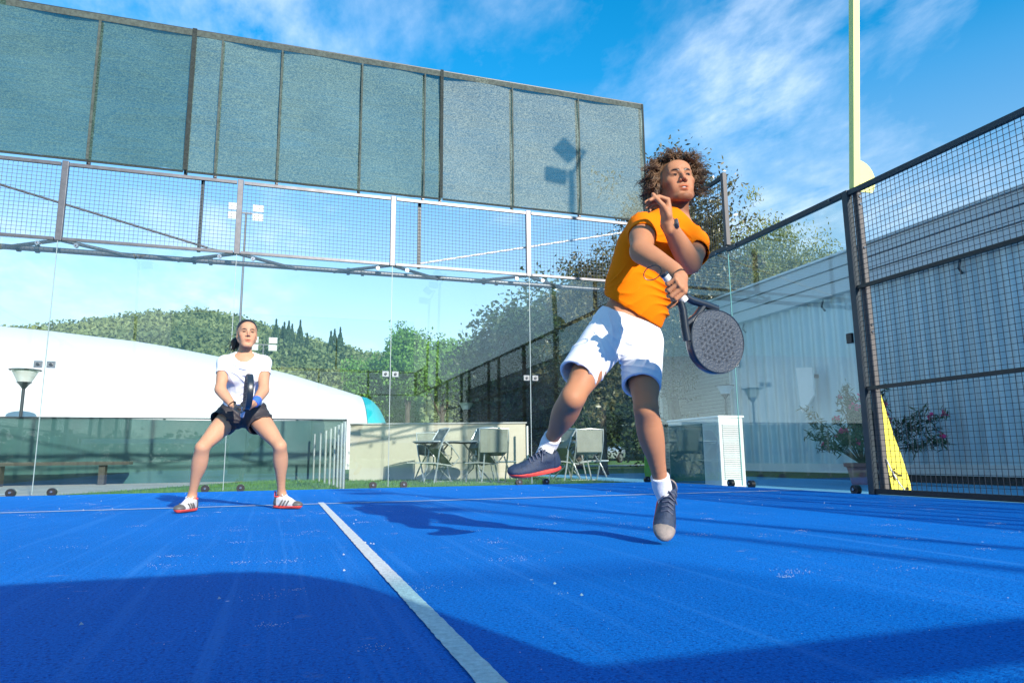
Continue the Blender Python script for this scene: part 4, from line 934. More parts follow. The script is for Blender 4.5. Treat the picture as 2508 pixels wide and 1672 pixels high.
# ------------------------------------------------------------------ sculpting by distance field
f32 = np.float32
def nrm(v): v = np.asarray(v, float); return v/np.linalg.norm(v)
class Sdf:
    def __init__(s, lo, hi, h):
        s.lo = np.array(lo, float); s.h = h
        s.n = np.ceil((np.array(hi)-s.lo)/h).astype(int)+1
        s.f = np.full(s.n, 1.0, f32)
    def sub(s, lo, hi):
        a = np.clip(np.floor((np.array(lo)-s.lo)/s.h).astype(int), 0, s.n-1); b = np.clip(np.ceil((np.array(hi)-s.lo)/s.h).astype(int)+1, 1, s.n)
        sl = tuple(slice(i, j) for i, j in zip(a, b))
        g = [(s.lo[i]+s.h*np.arange(a[i], b[i])).astype(f32) for i in range(3)]
        return sl, g[0][:, None, None], g[1][None, :, None], g[2][None, None, :]
    def blend(s, sl, d, k, op):
        F = s.f[sl]
        if F.size == 0: return
        if op == 'sub': F = -F
        if op == 'cut': np.maximum(F, d, out=F); s.f[sl] = F; return
        k = max(k, 1e-5); hh = np.clip(0.5+0.5*(F-d)/k, 0, 1)
        R = F*(1-hh)+d*hh-k*hh*(1-hh)
        s.f[sl] = -R if op == 'sub' else R
    def cone(s, a, b, ra, rb, k=0.015, op='add', flat=None, caps=None):
        a = np.array(a, float); b = np.array(b, float); m = max(ra, rb)*(1 if flat is None else max(1, flat[1]))+k+3*s.h
        sl, X, Y, Z = s.sub(np.minimum(a, b)-m, np.maximum(a, b)+m)
        ab = b-a; L2 = float(ab@ab)+1e-12
        px, py, pz = X-f32(a[0]), Y-f32(a[1]), Z-f32(a[2])
        t = np.clip((px*f32(ab[0])+py*f32(ab[1])+pz*f32(ab[2]))/f32(L2), 0, 1)
        qx, qy, qz = px-t*f32(ab[0]), py-t*f32(ab[1]), pz-t*f32(ab[2])
        if flat is not None:      # stretch across one axis
            ax = nrm(flat[0]); dd = qx*f32(ax[0])+qy*f32(ax[1])+qz*f32(ax[2]); q2 = f32(1/flat[1]-1)
            qx = qx+dd*q2*f32(ax[0]); qy = qy+dd*q2*f32(ax[1]); qz = qz+dd*q2*f32(ax[2])
        d = np.sqrt(qx*qx+qy*qy+qz*qz)-(f32(ra)+f32(rb-ra)*t)
        if caps is not None:
            L = math.sqrt(L2); al = (px*f32(ab[0])+py*f32(ab[1])+pz*f32(ab[2]))/f32(L)
            if caps[1]: d = np.maximum(d, al-f32(L))
            if caps[0]: d = np.maximum(d, -al)
        s.blend(sl, d, k, op)
    def ell(s, c, r, R=None, k=0.015, op='add'):
        c = np.array(c, float); r = np.array(r, float); m = r.max()+k+3*s.h
        sl, X, Y, Z = s.sub(c-m, c+m); px, py, pz = X-f32(c[0]), Y-f32(c[1]), Z-f32(c[2])
        if R is None: R = np.eye(3)
        ls = [(px*f32(R[i][0])+py*f32(R[i][1])+pz*f32(R[i][2]))/f32(r[i]) for i in range(3)]
        k0 = np.sqrt(ls[0]**2+ls[1]**2+ls[2]**2)+f32(1e-6)
        k1 = np.sqrt((ls[0]/r[0])**2+(ls[1]/r[1])**2+(ls[2]/r[2])**2)+f32(1e-6)
        s.blend(sl, (k0*(k0-1)/k1).astype(f32), k, op)
    def halfspace(s, p, n, lo=None, hi=None):
        """remove the side the normal points to"""
        n = nrm(n); hi_ = s.lo+s.h*(s.n-1)
        sl, X, Y, Z = s.sub(s.lo if lo is None else lo, hi_ if hi is None else hi)
        d = (X-f32(p[0]))*f32(n[0])+(Y-f32(p[1]))*f32(n[1])+(Z-f32(p[2]))*f32(n[2])
        s.blend(sl, d, 0, 'cut')
    def mesh(s):
        f = s.f; ins = f < 0; n = s.n
        act = np.zeros(n-1, bool); al = np.ones(n-1, bool)
        for i in (0, 1):
            for j in (0, 1):
                for k in (0, 1):
                    v = ins[i:n[0]-1+i, j:n[1]-1+j, k:n[2]-1+k]; act |= v; al &= v
        act &= ~al; ci = np.nonzero(act.ravel())[0]; m = n-1
        I = ci//(m[1]*m[2]); J = (ci//m[2]) % m[1]; K = ci % m[2]
        cv = {}
        for i in (0, 1):
            for j in (0, 1):
                for k in (0, 1): cv[i, j, k] = f[I+i, J+j, K+k].astype(float)
        acc = np.zeros((len(ci), 3)); cnt = np.zeros(len(ci))
        cs = [(i, j, k) for i in (0, 1) for j in (0, 1) for k in (0, 1)]
        for a in cs:
            for ax in range(3):
                if a[ax] == 0:
                    b = list(a); b[ax] = 1; b = tuple(b); va, vb = cv[a], cv[b]; x = (va < 0) != (vb < 0)
                    t = np.where(x, va/(va-vb+1e-20), 0); p = np.tile(np.array(a, float), (len(ci), 1)); p[:, ax] = t
                    acc += p*x[:, None]; cnt += x
        V = s.lo+s.h*(np.stack([I, J, K], 1)+acc/cnt[:, None])
        Q = []
        for ax in range(3):
            A = ins[tuple(slice(0, -1) if q == ax else slice(None) for q in range(3))]; B = ins[tuple(slice(1, None) if q == ax else slice(None) for q in range(3))]
            e = np.nonzero(A != B); e = list(e); o1, o2 = [(1, 2), (2, 0), (0, 1)][ax]
            ok = (e[o1] > 0) & (e[o2] > 0) & (e[o1] < n[o1]-1) & (e[o2] < n[o2]-1); e = [q[ok] for q in e]
            flip = A[tuple(e)]
            c = []
            for d1, d2 in ((-1, -1), (0, -1), (0, 0), (-1, 0)):
                q = list(e); q[o1] = q[o1]+d1; q[o2] = q[o2]+d2
                c.append(np.searchsorted(ci, (q[0]*m[1]+q[1])*m[2]+q[2]))
            c = np.stack(c, 1); c[~flip] = c[~flip][:, ::-1]; Q.append(c)
        return V, np.concatenate(Q)
def vnormals(V, Q):
    fn = np.cross(V[Q[:, 2]]-V[Q[:, 0]], V[Q[:, 3]]-V[Q[:, 1]]); N = np.zeros_like(V)
    for i in range(4):
        for a in range(3): N[:, a] += np.bincount(Q[:, i], fn[:, a], len(V))
    return N/(np.linalg.norm(N, axis=1, keepdims=True)+1e-12)
def relax(V, Q, it=2, f=0.5):
    E = np.concatenate([Q[:, [0, 1]], Q[:, [1, 2]], Q[:, [2, 3]], Q[:, [3, 0]]]); E = np.concatenate([E, E[:, ::-1]])
    deg = np.bincount(E[:, 0], minlength=len(V))[:, None]+1e-9
    for _ in range(it):
        S = np.stack([np.bincount(E[:, 0], V[E[:, 1], a], len(V)) for a in range(3)], 1)/deg
        V = V*(1-f)+S*f
    return V
def segd(P, a, b):
    a = np.array(a); b = np.array(b); ab = b-a; t = np.clip(((P-a)@ab)/(ab@ab), 0, 1); return np.linalg.norm(P-a-t[:, None]*ab, axis=1), t
def wrinkle(V, N, folds):
    """folds: (a, b, width, depth): a soft ridge along a-b with a valley beside it"""
    D = np.zeros(len(V))
    for a, b, w, dp in folds:
        d, t = segd(V, a, b); tp = np.sin(np.clip(t, 0.02, .98)*math.pi)**0.5
        D += dp*tp*(np.exp(-(d/w)**2)-0.55*np.exp(-((d-1.7*w)/w)**2))
    return V+N*D[:, None]
def fan(piv, ax1, ax2, n, amp, r0, r1, a0=-3.2, a1=3.2, seed=0.0):
    """folds pulled out from one point of the cloth"""
    def f(V, N):
        P = V-piv; a = P@ax1; b = P@ax2; r = np.hypot(a, b); th = np.arctan2(b, a)
        w = th*n+1.1*np.sin(th*3.3+seed)+0.9*np.sin(r*17+seed*2)+0.5*np.sin(V[:, 0]*31+V[:, 2]*23)
        ridge = (1-np.abs(np.sin(w)))**1.7
        ss = lambda x, lo_, hi_: np.clip((x-lo_)/(hi_-lo_), 0, 1)**2*(3-2*np.clip((x-lo_)/(hi_-lo_), 0, 1))
        m = ss(r, r0*.3, r0)*(1-ss(r, r1*.55, r1))*ss(th, a0, a0+.25)*(1-ss(th, a1-.25, a1))
        m *= 0.55+0.45*np.sin(V[:, 0]*19+V[:, 2]*13+seed)
        return N*(amp*m*(ridge-.28))[:, None]
    return f
def sk(name, S, mat, parent, it=2, folds=None, colour=None):
    V, Q = S.mesh(); V = relax(V, Q, it)
    if folds:
        N_ = vnormals(V, Q); fl_ = [q for q in folds if not callable(q)]; V0 = V
        if fl_: V = wrinkle(V, N_, fl_)
        for q in folds:
            if callable(q): V = V+q(V0, N_)
        V = relax(V, Q, 1, .3)
    o = npmesh(name, V, Q, mat, parent, smooth=True)
    if colour is not None:
        ca = o.data.color_attributes.new('tint', 'FLOAT_COLOR', 'POINT'); c = np.ones((len(V), 4), f32); c[:, :3] = colour(V); ca.data.foreach_set('color', c.ravel())
    return o
def skin_mat(name, col, rough=0.58):
    m, N, L, P = newmat(name); at_ = N.new('ShaderNodeAttribute'); at_.attribute_name = 'tint'
    t = N.new('ShaderNodeTexCoord'); nz = N.new('ShaderNodeTexNoise'); nz.inputs['Scale'].default_value = 9; nz.inputs['Detail'].default_value = 6; L.new(t.outputs['Object'], nz.inputs['Vector'])
    mx = N.new('ShaderNodeMix'); mx.data_type = 'RGBA'; L.new(nz.outputs['Fac'], mx.inputs[0]); mx.inputs[6].default_value = (*[c*.86 for c in col], 1); mx.inputs[7].default_value = (*[min(1, c*1.12) for c in col], 1)
    mu = N.new('ShaderNodeMix'); mu.data_type = 'RGBA'; mu.blend_type = 'MULTIPLY'; mu.inputs[0].default_value = 1; L.new(mx.outputs[2], mu.inputs[6]); L.new(at_.outputs['Color'], mu.inputs[7])
    L.new(mu.outputs[2], P.inputs['Base Color']); P.inputs['Roughness'].default_value = rough; P.inputs['Specular IOR Level'].default_value = 0.3
    P.inputs['Subsurface Weight'].default_value = 0.12; P.inputs['Subsurface Radius'].default_value = (1, .35, .2); P.inputs['Subsurface Scale'].default_value = 0.008
    n3 = N.new('ShaderNodeTexNoise'); n3.inputs['Scale'].default_value = 160; L.new(t.outputs['Object'], n3.inputs['Vector'])
    bp = N.new('ShaderNodeBump'); bp.inputs['Strength'].default_value = 0.12; bp.inputs['Distance'].default_value = 0.003; L.new(n3.outputs['Fac'], bp.inputs['Height']); L.new(bp.outputs[0], P.inputs['Normal'])
    return m
M['skin'] = skin_mat('tanned_skin', (0.44, 0.195, 0.10)); M['skin_f'] = skin_mat('fair_skin', (0.52, 0.275, 0.165))
M['eyewhite'] = PM('eye_white', (0.30, 0.26, 0.24), 0.2, var=.02); M['iris'] = PM('iris', (0.03, 0.018, 0.01), 0.15, var=.02)
M['hair'] = PM('brown_hair', (0.09, 0.045, 0.022), 0.5, var=.35, scale=22, col2=(0.27, 0.15, 0.075)); M['hair_d'] = PM('dark_hair', (0.02, 0.013, 0.010), 0.42, var=.4, scale=20)
M['orange'] = PM('orange_jersey', (0.90, 0.19, 0.0), 0.9, var=.05, scale=5, bump=.15, bscale=260, spec=.15)
M['whitecloth'] = PM('white_cloth', (0.76, 0.77, 0.80), 0.85, var=.03, scale=5, bump=.12, bscale=220)
M['sockmat'] = PM('white_sock', (0.72, 0.73, 0.76), 0.95, var=.05, scale=40, bump=.5, bscale=150, stretch=(3, 3, .6))
M['shortsdark'] = PM('dark_shorts', (0.035, 0.030, 0.033), 0.6, var=.12, scale=6, bump=.15, bscale=200)
M['navy'] = PM('navy_mesh', (0.018, 0.035, 0.075), 0.6, var=.3, scale=60, bump=.4, bscale=240)
M['greyshoe'] = PM('grey_shoe', (0.22, 0.21, 0.19), 0.6, var=.35, scale=18, bump=.4, bscale=240, col2=(0.36, 0.28, 0.24))
M['coral'] = PM('coral_sole', (0.75, 0.07, 0.05), 0.6); M['lace'] = PM('lace', (0.09, 0.10, 0.15), 0.7); M['lacew'] = PM('white_lace', (0.7, 0.7, 0.7), 0.7)
M['shoew'] = PM('white_shoe', (0.60, 0.58, 0.56), 0.5, var=.1, scale=14); M['shoegrey'] = PM('dark_shoe_trim', (0.10, 0.095, 0.09), 0.5)
M['carbon'] = PM('dark_carbon', (0.012, 0.02, 0.032), 0.35, var=.2, coat=.4); M['watch'] = PM('watch_grey', (0.06, 0.06, 0.06), 0.5)
M['band'] = PM('blue_wristband', (0.04, 0.14, 0.62), 0.9); M['bracelet'] = PM('bracelet', (0.02, 0.015, 0.012), 0.7)

def head(S, c, R, s=1.0, male=True, K=1.0):
    """R rows: right(viewer side = subject's left), forward, up"""
    P = lambda x, y, z: c+s*(x*R[0]+y*R[1]+z*R[2])
    e = lambda x, y, z, r, k=.012, op='add': S.ell(P(x, y, z), np.array(r)*s, R, k*s*K, op)
    e(0, -.018, .045, (.077, .098, .082), .02)                    # cranium
    e(0, .022, .0, (.066, .072, .085), .03)                     # upper face
    jw = .060 if male else .054
    for q in (-1, 1):
        S.cone(P(q*jw, .0, -.045), P(q*.022, .068, -.098), .020*s, .017*s, .025*s)   # jaw
        e(q*.044, .060, -.012, (.022, .020, .018), .02)            # cheekbone
        e(q*.033, .058, -.045, (.022, .024, .026), .02)            # cheek
    e(0, .078, -.096, (.021, .017, .017), .02)                   # chin
    e(0, .060, -.06, (.034, .030, .034), .02)                    # mouth mass
    e(0, .070, .055, (.048, .022, .030), .03)                    # forehead
    if male:
        for q in (-1, 1): S.cone(P(q*.012, .090, .028), P(q*.046, .076, .028), .0075*s, .007*s, .012*s)
    else:
        for q in (-1, 1): S.cone(P(q*.014, .086, .028), P(q*.044, .074, .028), .006*s, .005*s, .012*s)
    for q in (-1, 1): e(q*.031, .096, .008, (.017, .014, .0105), .010, 'sub')   # eye sockets
    for q in (-1, 1):
        e(q*.031, .078, .008, (.0155, .0125, .0125), .004)        # lid bulge
        e(q*.031, .0925, .0050, (.0105, .0055, .0024), .002, 'sub')   # lid opening
    S.cone(P(0, .088, .024), P(0, .111, -.021), .0065*s, .0100*s, .010*s)       # nose
    for q in (-1, 1): e(q*.0135, .098, -.027, (.0075, .010, .0075), .006)
    for q in (-1, 1): e(q*.008, .103, -.0365, (.004, .006, .0035), .003, 'sub')
    e(0, .0905, -.054, (.022, .0095, .0050), .005)               # upper lip
    e(0, .0895, -.067, (.018, .0090, .0055), .005)               # lower lip
    if male: e(0, .100, -.0605, (.017, .014, .0030), .002, 'sub')
    else: e(0, .101, -.0605, (.019, .012, .0016), .002, 'sub')
    e(0, .090, -.080, (.018, .006, .005), .008, 'sub')
    for q in (-1, 1):
        e(q*.076, -.008, -.005, (.008, .019, .031), .006); e(q*.082, -.004, -.002, (.005, .010, .018), .004, 'sub')
def head_colour(c, R, s, male, lipc, brow=1.0):
    def f(V):
        L = np.stack([(V-c)@R[i] for i in range(3)], 1)/s; o = np.ones((len(V), 3))
        def m(p, r, pw=4):
            q = (L-np.array(p))/np.array(r); return np.exp(-np.sum(np.abs(q)**pw, 1))
        front = (L[:, 1] > .03) & (np.abs(L).max(1) < .16)
        def mixc(w, col): 
            w = (w*front)[:, None]; o[:] = o*(1-w)+np.array(col)*w
        mixc(0.45*m((0.045, .06, -.03), (.03, .06, .03), 2)+0.45*m((-.045, .06, -.03), (.03, .06, .03), 2), (1.05, .80, .78))
        mixc(0.5*m((0, .11, -.02), (.016, .03, .02), 2), (1.05, .75, .72))
        mixc(m((0, .10, -.0535), (.024, .03, .0055)), lipc); mixc(m((0, .10, -.067), (.019, .03, .0065)), lipc)
        mixc(m((0, .09, -.0605), (.018, .03, .0030)), (.25, .12, .1) if not male else (.30, .14, .12))
        for q in (-1, 1):
            xx = L[:, 0]*q; yc = .0275+0.004*np.sin(np.clip((xx-.012)/.036, 0, 1)*math.pi)
            w = np.exp(-((L[:, 2]-yc)/(.0052 if male else .0042))**2)*(xx > .010)*(xx < .050)*np.clip((.052-xx)/.01, 0, 1)
            mixc(w*.92*brow, (.13, .09, .07))
            mixc(m((q*.031, .09, .013), (.016, .03, .0028))*.8, (.16, .10, .09)); mixc(m((q*.031, .09, .0005), (.014, .03, .0018))*.35, (.4, .25, .22))
            mixc(m((q*.031, .09, .0055), (.0115, .03, .0036))*.95, (.14, .10, .09))
        if male:
            jawm = np.clip((-.052-L[:, 2])/.03, 0, 1)*(L[:, 1] > -.02)*np.clip((L[:, 2]+.16)/.03, 0, 1)
            side = np.clip((np.abs(L[:, 0])-.042)/.015, 0, 1)*np.clip((.0-L[:, 2])/.03, 0, 1)*(L[:, 1] > -.02)*(L[:, 2] > -.14)
            must = m((0, .1, -.044), (.028, .03, .006), 2)
            w = np.clip(np.maximum(np.maximum(jawm*np.clip((-.078-L[:, 2])/.02, .35, 1), side*.7), must*.6), 0, 1)*((np.abs(L).max(1) < .17)); w = (w*.85)[:, None]
            lp = (m((0, .10, -.06), (.024, .03, .013)) > .3); w[lp] = 0
            o[:] = o*(1-w)+np.array((.36, .27, .23))*w
        return o
    return f
def brows(Ph, root, mat, r=.0030, drop=0.0):
    for q in (-1, 1):
        MB().tube([Ph(q*.0125, .0955, .0245-drop), Ph(q*.022, .0965, .0285), Ph(q*.035, .0915, .0300), Ph(q*.048, .0790, .0255)], [r*.9, r*1.15, r, r*.4], 6).build('eyebrow', mat, root, smooth=True)
        MB().tube([Ph(q*.0195, .0880, .0068), Ph(q*.026, .0915, .0098), Ph(q*.035, .0900, .0096), Ph(q*.0430, .0830, .0060)], [.0010, .0019, .0018, .0010], 6).build('eyelashes', M['hair_d'], root, smooth=True)
def hand(S, W, d, n, curls, s=1.0, side=1, thumb=None, K=1.0, spread=.06):
    """W wrist, d wrist->knuckles, n palm-facing normal, side: +1/-1 which way the thumb lies; returns knuckle centre"""
    d = nrm(d); n = nrm(n-np.dot(n, d)*d); t = np.cross(d, n)*side
    P = lambda a, b, c: W+s*(a*d+b*t+c*n)
    S.cone(P(-.03, 0, 0), P(.02, 0, 0), .024*s, .026*s, .015*s, flat=(n, .72))
    R = np.array([d, t, n]); S.ell(P(.052, .002, 0), np.array((.052, .041, .0155))*s, R, .012*s)
    S.ell(P(.035, .024, .010), np.array((.034, .018, .015))*s, R, .010*s)
    offs = (.030, .0105, -.0095, -.028); lens = ((.042, .026, .022), (.047, .029, .023), (.043, .027, .022), (.033, .021, .019)); rr = (.0092, .0095, .009, .0078); base = (.088, .092, .088, .080)
    for i in range(4):
        p = P(base[i], offs[i], 0); ang = offs[i]*spread/.03; dirv = nrm(d+t*ang); r = rr[i]*s; cu = curls[i] if isinstance(curls[0], (tuple, list)) else curls
        S.cone(P(.05, offs[i]*.85, 0), p, r*1.1, r*1.12, .006*s); cur = 0
        for j in range(3):
            cur += RAD(cu[j]); v = dirv*math.cos(cur)+n*math.sin(cur); q = p+v*lens[i][j]*s
            S.cone(p, q, r*(1.02-.07*j), r*(.97-.09*j), .0025*s); p = q
    tp = P(.020, .030, .008); th = thumb or ((.045, .030, .018), (.032, .004, .012), (.026, -.006, .010))
    r = .0115*s; p = tp; S.cone(P(.012, .012, .004), p, r*1.2, r*1.1, .01*s)
    for j, (a, b, c_) in enumerate(th):
        q = p+s*(a*d+b*t+c_*n); S.cone(p, q, r*(1.05-.1*j), r*(.98-.12*j), .004*s); p = q
def limb(S, pts, k=.02):
    for (a, ra), (b, rb) in zip(pts[:-1], pts[1:]): S.cone(a, b, ra, rb, k)
def lerp(a, b, t): return np.array(a)*(1-t)+np.array(b)*t
def taper(S, a, b, prof, k=.012, n=12):
    """smoothly varying radius along a-b: prof = [(t, r)...]"""
    ts = [p[0] for p in prof]; rs = [p[1] for p in prof]; tt = np.linspace(0, 1, n+1)
    r = np.interp(tt, ts, rs); r[1:-1] = (r[:-2]+2*r[1:-1]+r[2:])/4
    for i in range(n): S.cone(lerp(a, b, tt[i]), lerp(a, b, tt[i+1]), r[i], r[i+1], k if i else .03)
def leg(S, hip, knee, ank, s, front):
    """thigh, knee cap, calf with belly at the back; front = unit vector the shin faces"""
    taper(S, hip, knee, [(0, .086*s), (.3, .082*s), (.6, .069*s), (.85, .052*s), (1, .047*s)])
    ax = nrm(knee-hip); fr = nrm(front-np.dot(front, ax)*ax)
    S.ell(lerp(hip, knee, .45)+fr*.018*s, np.array((.054, .054, .16))*s, np.array([nrm(np.cross(fr, ax)), fr, ax]), .02*s)
    sx_ = nrm(ank-knee); fs = nrm(front-np.dot(front, sx_)*sx_); sd = nrm(np.cross(fs, sx_))
    S.ell(knee+fs*.022*s, np.array((.024, .022, .030))*s, np.array([sd, fs, sx_]), .03*s)
    S.ell(knee+fs*.016*s+sx_*.055*s, np.array((.018, .018, .030))*s, np.array([sd, fs, sx_]), .03*s)
    taper(S, knee, ank, [(0, .046*s), (.12, .044*s), (.3, .049*s), (.5, .043*s), (.75, .033*s), (.9, .029*s), (1, .031*s)])
    S.ell(lerp(knee, ank, .30)-fs*.020*s+sd*.008*s, np.array((.042, .036, .11))*s, np.array([sd, fs, sx_]), .045*s)
    S.ell(lerp(knee, ank, .26)-sd*.014*s, np.array((.030, .030, .09))*s, np.array([sd, fs, sx_]), .04*s)
    S.ell(lerp(knee, ank, .42)+fs*.012*s, np.array((.014, .022, .13))*s, np.array([sd, fs, sx_]), .012*s)                # shin edge
    for q in (-1, 1): S.ell(lerp(hip, knee, .84)+fr*.020*s+sd*q*.024*s, np.array((.021, .022, .042))*s, np.array([nrm(np.cross(fr, ax)), fr, ax]), .014*s)
    for q in (-1, 1): S.ell(ank+sd*q*.028*s, np.array((.013, .014, .016))*s, None, .01*s)
def arm(S, sh, el, wr, s, elb=.040):
    taper(S, sh, el, [(0, .050*s), (.35, .050*s), (.7, .043*s), (1, .039*s)])
    taper(S, el, wr, [(0, .040*s), (.2, .042*s), (.5, .036*s), (.8, .0275*s), (1, .0255*s)])
    ax = nrm(wr-el); u1 = nrm(np.cross(ax, nrm(sh-el))); u2 = np.cross(ax, u1); bx = nrm(el-sh); v1 = nrm(np.cross(bx, u1))
    R_ = np.array([u1, u2, ax]); Rb = np.array([u1, v1, bx])
    for q in (-1, 1): S.ell(lerp(el, wr, .24)+u2*q*.017*s+u1*q*.006*s, np.array((.024, .026, .085))*s, R_, .010*s)   # forearm bellies
    S.ell(lerp(el, wr, .16)+u1*.022*s, np.array((.017, .020, .075))*s, R_, .008*s)
    for q in (-1, 1): S.ell(lerp(sh, el, .5)+v1*q*.018*s, np.array((.034, .032, .082))*s, Rb, .008*s)                  # biceps, triceps
def foot_frame(heel, toe, up):
    d = nrm(toe-heel); u = nrm(up-np.dot(up, d)*d); return d, u, np.cross(d, u)
def shoe(root, heel, toe, up, h, mats, s=1.0, name='shoe', laces='lace', stripe=None):
    """heel and toe are the ends of the sole's underside; builds shoe > upper pieces"""
    d, u, t = foot_frame(heel, toe, up); L = np.linalg.norm(toe-heel); k = L/.30
    P = lambda a, b, c: heel+d*a*L+t*b*k+u*c*k
    lo = np.minimum(heel, toe)-.16*k; hi = np.maximum(heel, toe)+.16*k
    R = np.array([d, t, u])
    def body(S, g=0, zmax=None):
        S.ell(P(.14, 0, .045), np.array((.050, .036, .045))*k+g, R, .02*k); S.ell(P(.16, 0, .085), np.array((.040, .034, .035))*k+g, R, .02*k)
        S.cone(P(.30, 0, .075), P(.62, 0, .045), .036*k+g, .034*k+g, .03*k, flat=(t, 1.05)); S.ell(P(.45, 0, .03), np.array((.10, .038, .03))*k+g, R, .02*k)
        S.ell(P(.78, .002, .032), np.array((.068, .048, .030))*k+g, R, .02*k); S.ell(P(.62, 0, .03), np.array((.08, .044, .03))*k+g, R, .02*k)
    U = Sdf(lo, hi, h); body(U); U.halfspace(P(0, 0, .018), -u)
    U.cone(P(.17, 0, .112), P(.13, 0, .18), .027*k, .034*k, .006*k, 'sub')
    o = sk(name, U, M[mats[0]], root, 1)
    So = Sdf(lo, hi, h); body(So, .004*k); 
    So.ell(P(.45, 0, .01), np.array((.155, .045, .028))*k, R, .01*k)
    So.halfspace(P(0, 0, .024), u); So.halfspace(P(0, 0, 0.0), -u)
    sk('sole', So, M[mats[1]], o, 1)
    if len(mats) > 2:
        Tt = Sdf(lo, hi, h); body(Tt, .003*k); Tt.halfspace(P(.80, 0, .0), -d); Tt.halfspace(P(0, 0, .022), -u); sk('toe_cap', Tt, M[mats[2]], o, 1)
        Th = Sdf(lo, hi, h); body(Th, .003*k); Th.halfspace(P(.16, 0, .0), d); Th.halfspace(P(0, 0, .022), -u); Th.cone(P(.19, 0, .10), P(.13, 0, .17), .030*k, .036*k, .004*k, 'sub'); sk('heel_counter', Th, M[mats[2]], o, 1)
    if mats[0] == 'shoew':
        for q in (-1, 1):
            for a0 in (.34, .46, .58):
                MB().tube([P(a0, q*.050, .028), P(a0+.03, q*.046, .05), P(a0+.05, q*.036, .07)], .007*k, 6).build('side_stripe', M['shoegrey'], o, smooth=True)
    lb = MB()
    for i in range(5):
        a = .34+.065*i; hgt = .118-.034*i/4; lb.tube([P(a+.02, -.026, hgt-.012), P(a, 0, hgt+.004), P(a-.0, .026, hgt-.012)], .0035*k, 6)
    for q in (-1, 1):
        lb.tube([P(.33, 0, .118), P(.32, q*.02, .128), P(.36, q*.034, .112), P(.37, q*.02, .104), P(.335, 0, .116)], .003*k, 6)
        lb.tube([P(.33, 0, .118), P(.40, q*.03, .098), P(.43, q*.042, .075)], .0028*k, 6)
    lb.build('laces', M[laces], o, smooth=True)
    return P, k
def sock(root, ank, shaft_to, foot_to, r, h=.004):
    S = Sdf(np.minimum(np.minimum(ank, shaft_to), foot_to)-.1, np.maximum(np.maximum(ank, shaft_to), foot_to)+.1, h)
    S.cone(ank, shaft_to, r, r*1.12, .01, caps=(False, True)); S.cone(ank, foot_to, r, r*.95, .02)
    m = lerp(ank, shaft_to, .45); V = sk('sock', S, M['sockmat'], root, 1)
    return V
def racket(center, axis, normal, label, face_w=.26, s=1.0, strap=True):
    """padel bat: axis from head centre towards the handle; perforated face"""
    a = nrm(axis); n = nrm(normal-np.dot(normal, a)*a); t = np.cross(n, a)
    root = empty('padel_racket', tuple(center), label, 'racket')
    P = lambda x, y, z=0: center+s*(x*t+y*a+z*n)
    # outline: head, shoulders running into the bridge
    N_ = 44; rim = []
    for i in range(N_):
        th = 2*math.pi*i/N_; x = .127*math.sin(th); y = .130*math.cos(th)
        if y > 0: x *= 1-.22*(y/.13)**2*0.6; y *= 1.02
        rim.append((x, y))
    th_ = .020
    # frame ring (outer wall plus bevel) and two faces with real dimples
    V = []; F = []
    prof = [(0.985, -th_), (1.0, -th_*.7), (1.0, th_*.7), (.985, th_), (.955, th_*.985), (.955, -th_*.985)]
    for x, y in rim:
        for sc_, z in prof: V.append(P(x*sc_, y*sc_, z))
    m_ = len(prof)
    for i in range(N_):
        for j in range(m_): F.append((i*m_+j, ((i+1) % N_)*m_+j, ((i+1) % N_)*m_+(j+1) % m_, i*m_+(j+1) % m_))
    npmesh('frame', np.array(V), np.array(F), M['carbon'], root, smooth=False)
    fb = MB(); 
    for z in (-1, 1): fb._add([P(x*.957, y*.957, z*th_*.93) for x, y in rim], [tuple(range(N_)) if z > 0 else tuple(range(N_))[::-1]])
    fo = fb.build('face', M['racketface'], root)
    hb = MB()
    for iy in range(-4, 5):
        for ix in range(-4, 5):
            x = (ix+(.5 if iy % 2 else 0))*.0215; y = iy*.0205
            if x*x+y*y < .092**2:
                for z in (-1, 1): hb.disc(P(x, y, z*th_*.94), n, .0058*s, .0012*s, 10)
    hb.build('hole_field', M['hole'], root)['kind'] = 'stuff'
    # neck arms
    for q in (-1, 1):
        MB().tube([P(q*.098, .085), P(q*.070, .130), P(q*.030, .185), P(q*.016, .215)], [.017*s, .0165*s, .016*s, .015*s], 10).build('neck_arm', M['carbon'], root, smooth=True)
    MB().tube([P(-.055, .135), P(0, .128), P(.055, .135)], .013*s, 8).build('bridge', M['carbon'], root, smooth=True)
    MB().tube([P(0, .205), P(0, .222)], .0185*s, 14).build('collar', M['white'], root, smooth=True)
    MB().tube([P(0, .220), P(0, .335)], .0155*s, 14).build('handle', M['grip'], root, smooth=True)
    MB().tube([P(0, .333), P(0, .345)], .018*s, 14).build('butt_cap', M['carbon'], root, smooth=True)
    return root, P
M['grip'] = PM('white_grip', (0.62, 0.62, 0.63), 0.8, var=.06, scale=30); M['hole'] = PM('hole_dark', (0.018, 0.026, 0.038), 0.8)
M['racketface'] = PM('matt_grey_face', (0.034, 0.050, 0.072), 0.55, var=.25, scale=140, bump=.5, bscale=120)
def mirrored(fr): return fr
